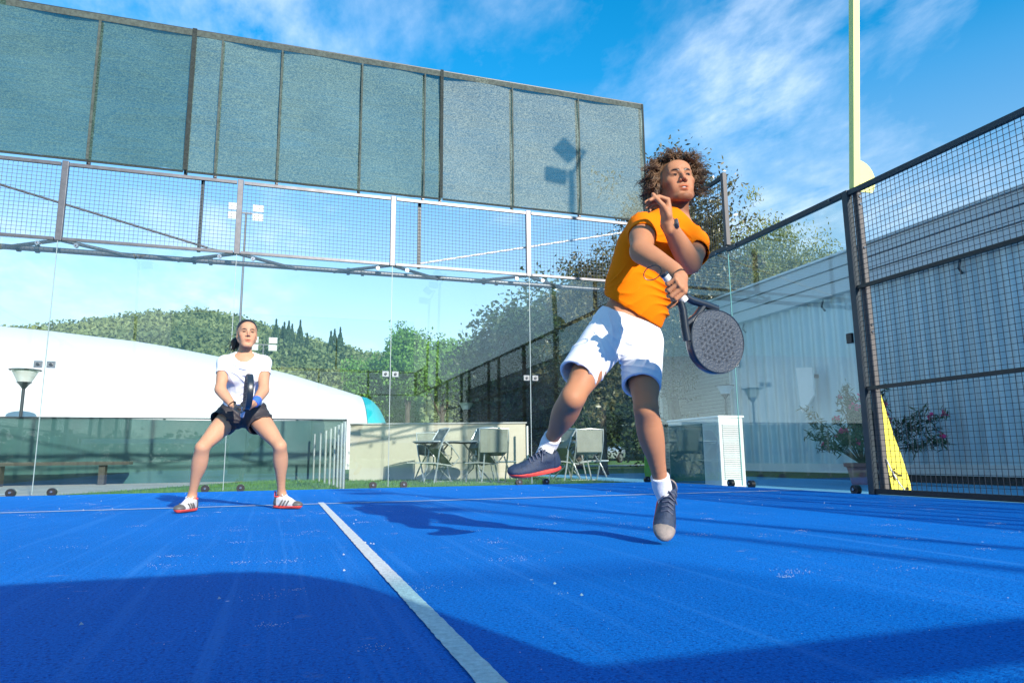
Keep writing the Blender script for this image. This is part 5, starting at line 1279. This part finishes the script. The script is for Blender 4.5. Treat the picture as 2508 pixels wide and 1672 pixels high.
def head_frame(yaw_right, pitch, roll):
    """forward points to the camera side (-depth), turned towards image right by yaw, up by pitch"""
    bf = -np.array([Fv[0], Fv[1], 0]); bf = nrm(bf); rt = nrm(np.array([Rv[0], Rv[1], 0])); up = np.array([0, 0, 1.0])
    f = bf*math.cos(yaw_right)+rt*math.sin(yaw_right); r = rt*math.cos(yaw_right)-bf*math.sin(yaw_right)
    f2 = f*math.cos(pitch)+up*math.sin(pitch); u2 = up*math.cos(pitch)-f*math.sin(pitch)
    r2 = r*math.cos(roll)-u2*math.sin(roll); u3 = u2*math.cos(roll)+r*math.sin(roll)
    return np.array([r2, f2, u3])
BACKH = nrm(np.array([Fv[0], Fv[1], 0]))         # horizontal, away from the camera
RT = nrm(np.array([Rv[0], Rv[1], 0])); UP = np.array([0, 0, 1.0])

# ------------------------------------------------------------------ the man
def build_man():
    h = 0.0037
    J = dict(neck=at(1664, 556, 3.40), head=at(1655, 456, 3.39), chest=at(1626, 622, 3.44), waist=at(1568, 724, 3.47), pelvis=at(1532, 815, 3.50),
             rs=at(1574, 552, 3.36), re=at(1571, 617, 3.18), rw=at(1655, 664, 3.03), ls=at(1706, 592, 3.47), le=at(1690, 644, 3.31), lw=at(1634, 545, 3.16),
             rh=at(1483, 832, 3.47), lh=at(1572, 842, 3.53), rk=at(1402, 974, 3.34), ra=at(1346, 1084, 3.61), lk=at(1582, 1000, 3.33), la=at(1621, 1190, 3.48))
    D = lambda a, b: round(float(np.linalg.norm(J[a]-J[b])), 3)
    print('MAN', dict(upR=D('rs', 're'), foR=D('re', 'rw'), upL=D('ls', 'le'), foL=D('le', 'lw'), thR=D('rh', 'rk'), shR=D('rk', 'ra'), thL=D('lh', 'lk'), shL=D('lk', 'la'), torso=D('neck', 'pelvis'), shoulders=D('rs', 'ls'), hd=D('neck', 'head')))
    HR = head_frame(RAD(5), RAD(9), RAD(-4))
    root = empty('person', tuple(at(1625, 1328, 3.44)), 'jumping man in orange shirt and white shorts swinging a padel racket', 'person')
    pts = np.array(list(J.values())+[at(1246, 1167, 3.6), at(1625, 1328, 3.4)])
    lo = pts.min(0)-.17; hi = pts.max(0)+.17; lo[2] = 0.0
    spine = nrm(J['neck']-J['pelvis']); shx = nrm(J['ls']-J['rs']); shx = nrm(shx-np.dot(shx, spine)*spine); cf = np.cross(shx, spine)
    if np.dot(cf, BACKH) > 0: cf = -cf                       # chest faces the camera side
    hx = nrm(J['lh']-J['rh']); hx = nrm(hx-np.dot(hx, spine)*spine); hf = np.cross(hx, spine); hf = hf if np.dot(hf, BACKH) < 0 else -hf
    RC = np.array([shx, cf, spine]); RH = np.array([hx, hf, spine]); RW = np.array([nrm(shx+hx), nrm(cf+hf), spine])
    def torso(S, g=0.0, k=.05):
        S.ell(J['chest']+spine*.03, np.array((.170, .115, .18))+g, RC, k)
        S.ell(J['waist'], np.array((.150, .105, .17))+g, RW, k)
        S.cone(at(1560, 600, 3.42), at(1532, 690, 3.46), .074+g, .070+g, k)
        for q, sh in ((-1, 'rs'), (1, 'ls')): S.cone(lerp(J['neck'], J[sh], .12)-spine*.035, J[sh]-spine*.008, .050+g*.7, .046+g*.5, .05)
        S.cone(lerp(J['rs'], J['ls'], .25)-spine*.06, lerp(J['rs'], J['ls'], .75)-spine*.06, .075+g, .075+g, k)
    lat = at(1543, 640, 3.44)
    def hips(S, g=0.0, k=.05):
        S.ell(J['pelvis']+spine*.02, np.array((.155, .108, .115))+g, RH, k)
    S = Sdf(lo, hi, h)
    torso(S); hips(S)
    S.ell(J['pelvis']-hf*.05, np.array((.14, .08, .10)), RH, .04)
    S.cone(J['neck']-spine*.03, lerp(J['neck'], J['head'], .62)-HR[1]*.012, .062, .056, .02)
    arm(S, J['rs'], J['re'], J['rw'], 1.06); arm(S, J['ls'], J['le'], J['lw'], 1.12)
    leg(S, J['rh'], J['rk'], J['ra'], .93, nrm(-BACKH+np.array([0, 0, .15]))); leg(S, J['lh'], J['lk'], J['la'], .98, nrm(-BACKH+RT*.15))
    # feet inside the shoes
    S.cone(J['ra'], at(1325, 1125, 3.60), .030, .022, .02); S.cone(J['la'], at(1628, 1235, 3.50), .030, .024, .02)
    head(S, J['head'], HR, 1.02, True)
    # racket hand closes on the handle
    rc = at(1751, 836, 3.0); hcent = at(1650, 703, 2.98); ax = nrm(hcent-rc)
    dR = nrm(-Fv*.80-Rv*.10-Uv*.55); dR = nrm(dR-np.dot(dR, ax)*ax); nR = np.cross(dR, ax); 
    if np.dot(nR, Rv) > 0: nR = -nR
    # wrist such that knuckle area lies round the handle
    W = hcent-dR*.062-nR*.030
    S.cone(lerp(J['re'], W, .6), W, .033, .027, .02)
    side = 1 if np.dot(np.cross(dR, nR), -ax) > 0 else -1
    hand(S, W, dR, nR, ((62, 80, 50), (66, 84, 52), (70, 86, 54), (74, 86, 56)), 1.05, side, thumb=((.030, .018, .026), (.020, .004, .026), (.012, -.004, .022)), spread=.02)
    # free hand beside the chin: palm to image left, fingers bent over
    dL = nrm(UP*.98-RT*.10-BACKH*.05); nL = nrm(-RT*.95-BACKH*.30)
    sideL = 1 if np.dot(np.cross(dL, nL), -BACKH) > 0 else -1
    hand(S, J['lw'], dL, nL, ((72, 30, 14), (78, 28, 12), (84, 30, 14), (88, 34, 18)), 1.02, sideL, thumb=((.040, .010, .026), (.028, -.004, .020), (.022, -.004, .014)), spread=.05)
    hc = head_colour(J['head'], HR, 1.02, True, (1.0, .62, .56))
    sk('body', S, M['skin'], root, 1, colour=hc)
    Ph = lambda x, y, z: J['head']+1.02*(x*HR[0]+y*HR[1]+z*HR[2])
    for q in (-1, 1):
        e = MB(); e.lathe((0, 0, 0), [(0.0001, -.0115), (.008, -.0083), (.0115, 0), (.008, .0083), (.0001, .0115)], 14); e.v = [tuple(np.array(v)+Ph(q*.031, .0775, .0065)) for v in e.v]
        eo = e.build('eye', M['eyewhite'], root, smooth=True)
        ir = MB().disc(Ph(q*.031+.0035, .0882, .0062), HR[1]+.35*HR[0], .0052, .0022, 14).build('iris', M['iris'], eo)
    brows(Ph, root, M['hair_d'], .0036, .002)
    MB().tube([Ph(-.013, .0865, -.0585), Ph(0, .0905, -.0585), Ph(.013, .0865, -.0585)], .0026, 6).build('teeth', M['whitecloth'], root)
    # ---- shirt
    SS = Sdf(np.minimum(lo, lo)+[0, 0, .75], hi, .0036)
    torso(SS, .017, .05)
    SS.ell(lerp(J['waist'], J['pelvis'], .45), np.array((.150, .112, .13)), RW, .05)
    for sh, el, ln, r0, r1 in (('rs', 're', .42, .056, .064), ('ls', 'le', .55, .054, .074)):
        e = lerp(J[sh], J[el], ln); SS.cone(J[sh], e, r0, r1, .03, caps=(False, True))
    for sh, el, ln, r0, r1 in (('rs', 're', .42, .056, .062), ('ls', 'le', .55, .054, .074)):
        v = nrm(J[el]-J[sh]); e = lerp(J[sh], J[el], ln); SS.cone(e-v*.05, e+v*.02, r1-.010, r1-.004, .003, 'sub')
    A = at(1472, 716, 3.47); B = at(1612, 799, 3.47); vd = nrm((A+B)/2-CAM); pn = np.cross(nrm(B-A), vd); pn = pn if pn[2] < 0 else -pn
    SS.halfspace(A, pn, hi=None)
    SS.cone(J['neck']+spine*.0+cf*.012, J['neck']+spine*.11+HR[1]*.0, .060, .095, .006, 'sub')
    q = lambda u, v, y=3.33: at(u, v, y)
    sf = lambda u, v: at(u, v, 3.36)
    fl = [fan(sf(1700, 716), -RT, UP, 13, .0145, .07, .42, -.95, .75, .4), fan(sf(1700, 600), -RT, UP, 9, .015, .05, .26, -1.6, .6, 1.7), fan(sf(1585, 585), RT, -UP, 8, .015, .04, .22, -.6, 1.9, 2.6),
          fan(sf(1470, 700), RT, UP, 10, .012, .05, .2, -.8, .8, 3.1), (sf(1545, 532), sf(1590, 560), .008, .006), (sf(1560, 520), sf(1600, 545), .007, .006), (sf(1690, 590), sf(1745, 625), .009, .006), (sf(1705, 580), sf(1748, 605), .008, .006)]
    sk('shirt', SS, M['orange'], root, 2, fl)
    # ---- shorts
    SH = Sdf(np.array([lo[0], lo[1], .55]), np.array([hi[0], hi[1], 1.2]), .0036)
    hips(SH, .010, .05); SH.ell(J['pelvis']-hf*.045, np.array((.15, .09, .11)), RH, .04)
    eR = at(1414, 922, 3.39); eL = at(1571, 946, 3.39)
    eR = eR-nrm(eR-J['rh'])*.0; 
    SH.cone(J['rh'], eR, .102, .086, .045, caps=(False, True)); SH.cone(J['lh'], eL, .100, .085, .045, caps=(False, True))
    SH.cone(eR-nrm(eR-J['rh'])*.08, eR+nrm(eR-J['rh'])*.03, .064, .077, .004, 'sub'); SH.cone(eL-nrm(eL-J['lh'])*.08, eL+nrm(eL-J['lh'])*.03, .062, .074, .004, 'sub')
    A2 = at(1462, 742, 3.47); B2 = at(1622, 800, 3.47); pn2 = np.cross(nrm(B2-A2), vd); pn2 = pn2 if pn2[2] > 0 else -pn2
    SH.halfspace(A2, pn2)
    sf = lambda u, v: at(u, v, 3.33)
    fl = [fan(sf(1497, 866), RT, UP, 7, .010, .05, .26, -3.2, 3.2, .9), fan(sf(1600, 812), -RT, -UP, 9, .009, .04, .2, -.6, 1.8, 2.2), fan(sf(1450, 790), RT, -UP, 8, .008, .04, .2, -1.5, 1.5, 4.0)]
    sk('shorts', SH, M['whitecloth'], root, 3, fl)
    # ---- socks and shoes
    hl = at(1362, 1150, 3.60); to = at(1246, 1170, 3.56); hl = hl+nrm(hl-to)*.01
    sock(root, J['ra'], lerp(J['ra'], J['rk'], .15), lerp(hl, to, .36)+UP*.05, .036)
    shoe(root, hl, to, UP*.9+RT*.12-BACKH*.25, .004, ('navy', 'coral', 'navy'), laces='lace')
    to = at(1623, 1331, 3.42); hl = at(1632, 1202, 3.575); to[2] = max(to[2], .004)
    uo = nrm(-BACKH*.86+UP*.5)
    sock(root, J['la'], lerp(J['la'], J['lk'], .14), lerp(hl, to, .34)+uo*.045, .038)
    shoe(root, hl, to, uo, .004, ('navy', 'coral', 'greyshoe'), laces='lace')
    # ---- watch, bracelet, necklace
    v = nrm(J['le']-J['lw']); wc = J['lw']+v*.018
    wb = MB(); wb.tube([wc-v*.013, wc+v*.013], .0335, 20); wo = wb.build('watch', M['watch'], root, smooth=True)
    fcd = nrm(RT*.9-BACKH*.4+UP*.1); MB().disc(wc+fcd*.035, fcd, .021, .012, 8).build('watch_case', M['galv'], wo, bevel=.002)
    v = nrm(J['re']-W); bc = W+v*.012; x = nrm(np.cross(v, UP)); y = np.cross(v, x)
    MB().tube([bc+(x*math.cos(a)+y*math.sin(a))*.030 for a in np.linspace(0, 2*math.pi, 22)], .0042, 6).build('bracelet', M['bracelet'], root, smooth=True)
    nb_ = MB(); x = HR[0]; y = nrm(cf)
    for dz, rr_ in ((.012, .064), (.002, .070)):
        nb_.tube([J['neck']+UP*(dz+.022-.030*math.cos(a)*.8)+(x*math.sin(a)+y*math.cos(a))*rr_ for a in np.linspace(-math.pi, math.pi, 26)], .0018, 5)
    nb_.build('necklace', M['bracelet'], root, smooth=True)
    # ---- curly hair
    cap = Sdf(J['head']-.22, J['head']+.22, .005)
    for (x, y, z), r, k in (((0, -.035, .060), (.092, .100, .086), .02), ((-.055, -.02, .03), (.045, .06, .06), .02), ((.06, -.03, .035), (.040, .06, .055), .02)):
        cap.ell(Ph(x, y, z), np.array(r), HR, k)
    cap.ell(Ph(0, .085, -.02), np.array((.060, .08, .086)), HR, .006, 'sub')
    co = sk('hair', cap, M['hair'], root, 2)
    V = []; F = []; r2 = np.random.default_rng(11)
    for i in range(330):
        th = r2.uniform(0, 2*math.pi); zz_ = r2.uniform(-.5, 1.0); rxy = math.sqrt(max(0, 1-zz_*zz_))
        dl = np.array([math.cos(th)*rxy, math.sin(th)*rxy, zz_])
        if dl[1] > .35 and dl[2] < .45 and abs(dl[0]) < .72: continue
        if dl[1] > .5 and dl[2] < .30: continue
        if dl[1] > .15 and dl[2] < -.05 and abs(dl[0]) < .75: continue
        base0 = np.array([0, -.03, .045])+dl*np.array([.084, .095, .084])
        wind = np.array([.50, -.12, .14])*(0.35+max(0, dl[2]))*(1 if dl[0] > -.2 else .3)
        out0 = nrm(dl*1.0+wind*.5+r2.normal(0, .22, 3)+np.array([-.25, 0, -.1])*(dl[0] < -.3)); Ln0 = r2.uniform(.040, .088)*(1+.25*max(0, dl[2]))
        if r2.uniform() < .10: Ln0 *= 1.35
        cr0 = r2.uniform(.007, .014); turns = r2.uniform(1.0, 2.2); ph0 = r2.uniform(0, 6.28)
        for m_i in range(11):
            base = base0+r2.normal(0, .0042, 3); out = nrm(out0+r2.normal(0, .045, 3)); Ln = Ln0*r2.uniform(.75, 1.12); cr_ = cr0*r2.uniform(.75, 1.2); ph = ph0+r2.normal(0, .22)
            a_ = nrm(np.cross(out, [0, 0, 1.001])); b_ = np.cross(out, a_); n_ = 11; pts_ = []
            for j in range(n_):
                t = j/(n_-1); sag = np.array([0, 0, -1.0])*Ln*.35*t*t+wind*.06*t*t
                pts_.append(base+out*Ln*t+sag+(a_*math.cos(ph+turns*6.28*t)+b_*math.sin(ph+turns*6.28*t))*cr_*min(1, t*3))
            w0 = r2.uniform(.0015, .0030); n0 = len(V)
            for j, p in enumerate(pts_):
                w = w0*(1-.55*j/(n_-1))
                for q in range(3):
                    aa = 2.094*q; V.append(Ph(*(p+(a_*math.cos(aa)+b_*math.sin(aa))*w)))
            for j in range(n_-1):
                for q in range(3): F.append((n0+j*3+q, n0+j*3+(q+1) % 3, n0+(j+1)*3+(q+1) % 3, n0+(j+1)*3+q))
    npmesh('curls', np.array(V), np.array(F), M['hair'], co, smooth=True)['kind'] = 'stuff'
    # ---- the racket
    nr = nrm(-Fv*.90+Rv*.26+Uv*.22)
    rk, PR = racket(rc, ax, nr, 'dark grey perforated padel racket held low by the jumping man')
    be = hcent+ax*.085
    MB().tube([be+(-Rv*.034-Uv*.012)*(1-math.cos(t_))+(Uv*.026-Rv*.004)*math.sin(t_)-Fv*.012 for t_ in np.linspace(0, 2*math.pi, 18)], .0022, 6).build('wrist_strap', M['black'], rk, smooth=True)
build_man()

# ------------------------------------------------------------------ the woman
def build_woman():
    h = 0.006; T = lambda a, b, y: at(400+a*.33149, 760+b*.33163, y)
    J = dict(neck=T(600, 335, 6.34), head=T(618, 182, 6.30), chest=T(598, 450, 6.38), waist=T(590, 620, 6.48), pelvis=T(590, 745, 6.56),
             rs=T(455, 388, 6.38), re=T(420, 585, 6.28), rw=T(520, 708, 6.20), ls=T(742, 388, 6.38), le=T(742, 590, 6.28), lw=T(672, 690, 6.18),
             rh=T(510, 770, 6.56), lh=T(680, 770, 6.56), rk=T(288, 1010, 6.32), ra=T(212, 1365, 6.50), lk=T(862, 1000, 6.32), la=T(872, 1345, 6.52))
    D = lambda a, b: round(float(np.linalg.norm(J[a]-J[b])), 3)
    print('WOMAN', dict(upR=D('rs', 're'), foR=D('re', 'rw'), foL=D('le', 'lw'), thR=D('rh', 'rk'), shR=D('rk', 'ra'), thL=D('lh', 'lk'), shL=D('lk', 'la'), torso=D('neck', 'pelvis'), sh=D('rs', 'ls')))
    s = .90
    HR = head_frame(RAD(27), RAD(3), RAD(0))
    root = empty('person', (float(J['pelvis'][0]), 6.47, 0), 'woman in white t-shirt and dark shorts crouching ready at the service line', 'person')
    pts = np.array(list(J.values())); lo = pts.min(0)-.22; hi = pts.max(0)+.2; lo[2] = 0
    spine = nrm(J['neck']-J['pelvis']); shx = nrm(J['ls']-J['rs']); shx = nrm(shx-np.dot(shx, spine)*spine); cf = np.cross(shx, spine); cf = cf if np.dot(cf, BACKH) < 0 else -cf
    RC = np.array([shx, cf, spine])
    def torso(S, g=0.0):
        S.ell(J['chest'], np.array((.142, .098, .155))+g, RC, .05); S.ell(J['waist'], np.array((.120, .088, .14))+g, RC, .05)
        for q in (-1, 1): S.ell(J['chest']+shx*q*.062+cf*.070-spine*.01, np.array((.052, .040, .052))+g*.6, RC, .03)
        for sh in ('rs', 'ls'): S.cone(lerp(J['neck'], J[sh], .2)-spine*.03, J[sh], .045+g, .046+g, .035)
    S = Sdf(lo, hi, h); torso(S); S.ell(J['pelvis'], (.155, .115, .11), RC, .05)
    S.cone(J['neck']-spine*.04, lerp(J['neck'], J['head'], .6)-HR[1]*.01, .050, .046, .02)
    arm(S, J['rs'], J['re'], J['rw'], .84); arm(S, J['ls'], J['le'], J['lw'], .84)
    leg(S, J['rh'], J['rk'], J['ra'], .92, nrm(-BACKH-RT*.25)); leg(S, J['lh'], J['lk'], J['la'], .92, nrm(-BACKH+RT*.25))
    S.cone(J['ra'], J['ra']*[1, 1, 0]+UP*.05+nrm(T(92, 1492, 6.33)-T(222, 1478, 6.56))*.05, .028, .022, .02); S.cone(J['la'], J['la']*[1, 1, 0]+UP*.05+nrm(T(1008, 1468, 6.42)-T(812, 1466, 6.60))*.05, .028, .022, .02)
    head(S, J['head'], HR, .94, False)
    # racket held upright between the hands, edge on
    rc = T(628, 600, 5.92); hb_ = T(588, 752, 6.17); ax = nrm(hb_-rc)
    for W, n_, sd in ((J['rw'], RT, 0), (J['lw'], -RT, 1)):
        dH = nrm((hb_ if sd == 0 else T(606, 735, 6.10))-W); nn = nrm(-BACKH*.2+n_*.6+UP*.35)
        hand(S, W, dH, nn, ((50, 70, 45), (52, 72, 45), (54, 74, 45), (56, 74, 46)), .90, 1 if sd == 0 else -1, thumb=((.030, .014, .022), (.022, .002, .018), (.016, 0, .014)), spread=.02)
    hc = head_colour(J['head'], HR, .94, False, (1.0, .62, .60), .8)
    sk('body', S, M['skin_f'], root, 1, colour=hc)
    Ph = lambda x, y, z: J['head']+.94*(x*HR[0]+y*HR[1]+z*HR[2])
    for q in (-1, 1):
        e = MB(); e.lathe((0, 0, 0), [(0.0001, -.011), (.008, -.008), (.011, 0), (.008, .008), (.0001, .011)], 12); e.v = [tuple(np.array(v)+Ph(q*.031, .0775, .0055)) for v in e.v]
        eo = e.build('eye', M['iris'], root, smooth=True)
    brows(Ph, root, M['hair_d'], .0026, .003)
    SS = Sdf(lo+[0, 0, .5], hi, .005); torso(SS, .013)
    SS.ell(lerp(J['waist'], J['pelvis'], .4), np.array((.140, .105, .12)), RC, .05)
    for sh, el in (('rs', 're'), ('ls', 'le')):
        e = lerp(J[sh], J[el], .42); SS.cone(J[sh], e, .048, .053, .03, caps=(False, True)); 
    for sh, el in (('rs', 're'), ('ls', 'le')):
        v = nrm(J[el]-J[sh]); e = lerp(J[sh], J[el], .42); SS.cone(e-v*.04, e+v*.02, .043, .049, .003, 'sub')
    SS.halfspace(T(590, 712, 6.45), nrm(-UP*1.0+cf*.1)); SS.cone(J['neck']+cf*.035+spine*.0, J['neck']+spine*.12+cf*.03, .066, .10, .005, 'sub')
    sf = lambda a, b: T(a, b, 6.27)
    fl = [fan(sf(455, 430), RT, -UP, 9, .014, .04, .3, -.3, 1.7, .5), fan(sf(745, 430), -RT, -UP, 9, .014, .04, .3, -.3, 1.7, 1.5), fan(sf(400, 700), RT, UP, 14, .016, .06, .42, -.3, .9, 2.5), fan(sf(780, 640), -RT, -UP, 12, .014, .05, .3, -.7, .9, 3.5)]
    sk('t_shirt', SS, M['whitecloth'], root, 2, fl)
    SH = Sdf(lo+[0, 0, .35], np.array([hi[0], hi[1], 1.1]), h); SH.ell(J['pelvis'], np.array((.170, .128, .125)), RC, .05)
    eR = T(425, 835, 6.49); eL = T(722, 850, 6.49)
    for a, e in (('rh', eR), ('lh', eL)): SH.cone(J[a], e, .100, .104, .04, caps=(False, True))
    for a, e in (('rh', eR), ('lh', eL)): v = nrm(e-J[a]); SH.cone(e-v*.06, e+v*.03, .085, .096, .003, 'sub')
    SH.halfspace(T(590, 680, 6.5), UP)
    sf = lambda a, b: T(a, b, 6.42)
    fl = [fan(sf(580, 830), RT, UP, 8, .014, .04, .3, -3.2, 3.2, .7), fan(sf(590, 690), RT, -UP, 10, .008, .05, .3, -.3, 3.2, 1.2)]
    sk('shorts', SH, M['shortsdark'], root, 2, fl)
    # shoes
    for (hl, to, key) in ((T(222, 1478, 6.56), T(92, 1492, 6.33), 'ra'), (T(812, 1466, 6.60), T(1008, 1468, 6.42), 'la')):
        hl = hl.copy(); to = to.copy(); hl[2] = to[2] = .004; L = np.linalg.norm(to-hl); dd = nrm(to-hl)
        c = np.array([J[key][0], J[key][1], .004]); hl = c-dd*.06; to = c+dd*.205
        Pq, k = shoe(root, hl, to, UP, .005, ('shoew', 'coral', 'shoegrey'), laces='lacew')
        b = MB(); b.tube([Pq(.16, 0, .10)+UP*.0+(RT*math.cos(a)+BACKH*math.sin(a))*.036*k for a in np.linspace(0, 6.28, 16)], .006, 6).build('collar_trim', M['coral'], root, smooth=True)
        MB().box(tuple(Pq(-.01, 0, .09)-np.array([.006, .006, .0])), tuple(Pq(-.01, 0, .09)+np.array([.006, .006, .05]))).build('pull_tab', M['coral'], root)
    # hair: tight cap parted back and a ponytail
    cap = Sdf(J['head']-.2, J['head']+.2, .004); cap.ell(Ph(0, -.022, .050), np.array((.080, .101, .083))*.96, HR, .02); cap.ell(Ph(0, -.06, .0), np.array((.068, .06, .08))*.94, HR, .03)
    cap.ell(Ph(0, .070, -.025), np.array((.069, .075, .118))*.94, HR, .006, 'sub')
    co = sk('hair', cap, M['hair_d'], root, 1)
    pt = Sdf(J['head']-.32, J['head']+.2, .005); p0 = Ph(0, -.115, .02); p1 = T(535, 235, 6.42); p2 = T(518, 282, 6.40)
    pt.cone(p0, p1, .028, .030, .02); pt.cone(p1, p2, .030, .012, .02); sk('ponytail', pt, M['hair_d'], root, 1)
    st_ = MB(); r2 = np.random.default_rng(5)
    for i in range(90):
        o = r2.normal(0, .012, 3); st_.tube([p0+o, p1+o*1.6, p2+o*1.9+r2.normal(0, .008, 3)-UP*r2.uniform(0, .04)], [.002, .002, .0008], 3, cap=False)
    st_.build('strand', M['hair_d'], co)['kind'] = 'stuff'
    # wristband
    v = nrm(J['le']-J['lw']); c = J['lw']+v*.035; MB().tube([c-v*.035, c+v*.035], .032, 18).build('wristband', M['band'], root, smooth=True)
    v = nrm(J['re']-J['rw']); c = J['rw']+v*.02; x = nrm(np.cross(v, UP)); y = np.cross(v, x)
    MB().tube([c+(x*math.cos(a)+y*math.sin(a))*.027 for a in np.linspace(0, 6.28, 16)], .005, 6).build('bracelet', M['bracelet'], root, smooth=True)
    nr = nrm(-Rv*.93-Fv*.36)
    racket(rc, ax, nr, 'dark blue padel racket held edge-on in both hands of the woman')
build_woman()

# ------------------------------------------------------------------ bystander (seen only as a reflection)
def build_bystander(x, y, label, face):
    h = .014; root = empty('person', (x, y, -.05), label, 'person'); b = np.array([x, y, -.05]); f = nrm(np.array([*face, 0])); r = np.cross(f, UP)
    P = lambda a, c, z: b+r*a+f*c+UP*z
    S = Sdf(b-[.55, .55, -.0], b+[.55, .55, 1.95], h); R = np.array([r, f, UP])
    S.ell(P(0, 0, 1.32), (.17, .11, .2), R, .05); S.ell(P(0, 0, 1.05), (.15, .11, .2), R, .05); S.ell(P(0, 0, .92), (.16, .12, .11), R, .05)
    S.cone(P(0, 0, 1.45), P(0, 0, 1.58), .055, .05, .02)
    for q in (-1, 1):
        S.cone(P(0, 0, 1.45), P(q*.18, 0, 1.42), .06, .05, .03); arm(S, P(q*.19, 0, 1.42), P(q*.24, .0, 1.14), P(q*.16, .22, 1.02), .95)
        hand(S, P(q*.16, .22, 1.02), f-r*q*.4, -UP*.4-r*q, (30, 40, 30), 1.0, -q)
        leg(S, P(q*.10, 0, .90), P(q*.12, .02, .49), P(q*.13, 0, .09), 1.0, f); S.cone(P(q*.13, 0, .07), P(q*.15, .14, .04), .035, .03, .02)
    HRb = np.array([r, f, UP]); head(S, P(0, .02, 1.70), HRb, 1.0, True)
    sk('body', S, M['skin'], root, 1, colour=head_colour(P(0, .02, 1.70), HRb, 1.0, True, (1, .5, .46)))
    for nm, mt, zz0, zz1 in (('polo_shirt', 'navy', .98, 1.47), ('shorts', 'navy', .5, 1.02)):
        C_ = Sdf(b-[.4, .4, -.3], b+[.4, .4, 1.6], h)
        if nm == 'polo_shirt':
            C_.ell(P(0, 0, 1.32), (.19, .13, .22), R, .05); C_.ell(P(0, 0, 1.05), (.17, .13, .2), R, .05)
            for q in (-1, 1): C_.cone(P(0, 0, 1.45), P(q*.18, 0, 1.42), .07, .065, .03); C_.cone(P(q*.19, 0, 1.42), P(q*.225, 0, 1.24), .068, .07, .03)
        else:
            C_.ell(P(0, 0, .94), (.18, .14, .11), R, .05)
            for q in (-1, 1): C_.cone(P(q*.10, 0, .90), P(q*.12, .01, .52), .105, .10, .04, caps=(False, True))
        C_.halfspace(P(0, 0, zz0), -UP); sk(nm, C_, M[mt], root, 1)
    for q in (-1, 1):
        sock(root, P(q*.13, 0, .09), P(q*.13, .0, .22), P(q*.14, .06, .06), .042, .01)
        shoe(root, P(q*.12, -.08, 0), P(q*.15, .20, 0), UP, .01, ('greyshoe', 'white'))
    cap = Sdf(P(0, 0, 1.7)-.2, P(0, 0, 1.7)+.2, .01); cap.ell(P(0, -.01, 1.755), (.085, .105, .085), R, .02); cap.ell(P(0, .10, 1.67), (.07, .08, .10), R, .01, 'sub'); sk('hair', cap, M['hair_d'], root, 1)
build_bystander(7.75, 3.0, 'bystander in navy shirt and shorts outside the fence, seen only in the glass', (-.5, .8))
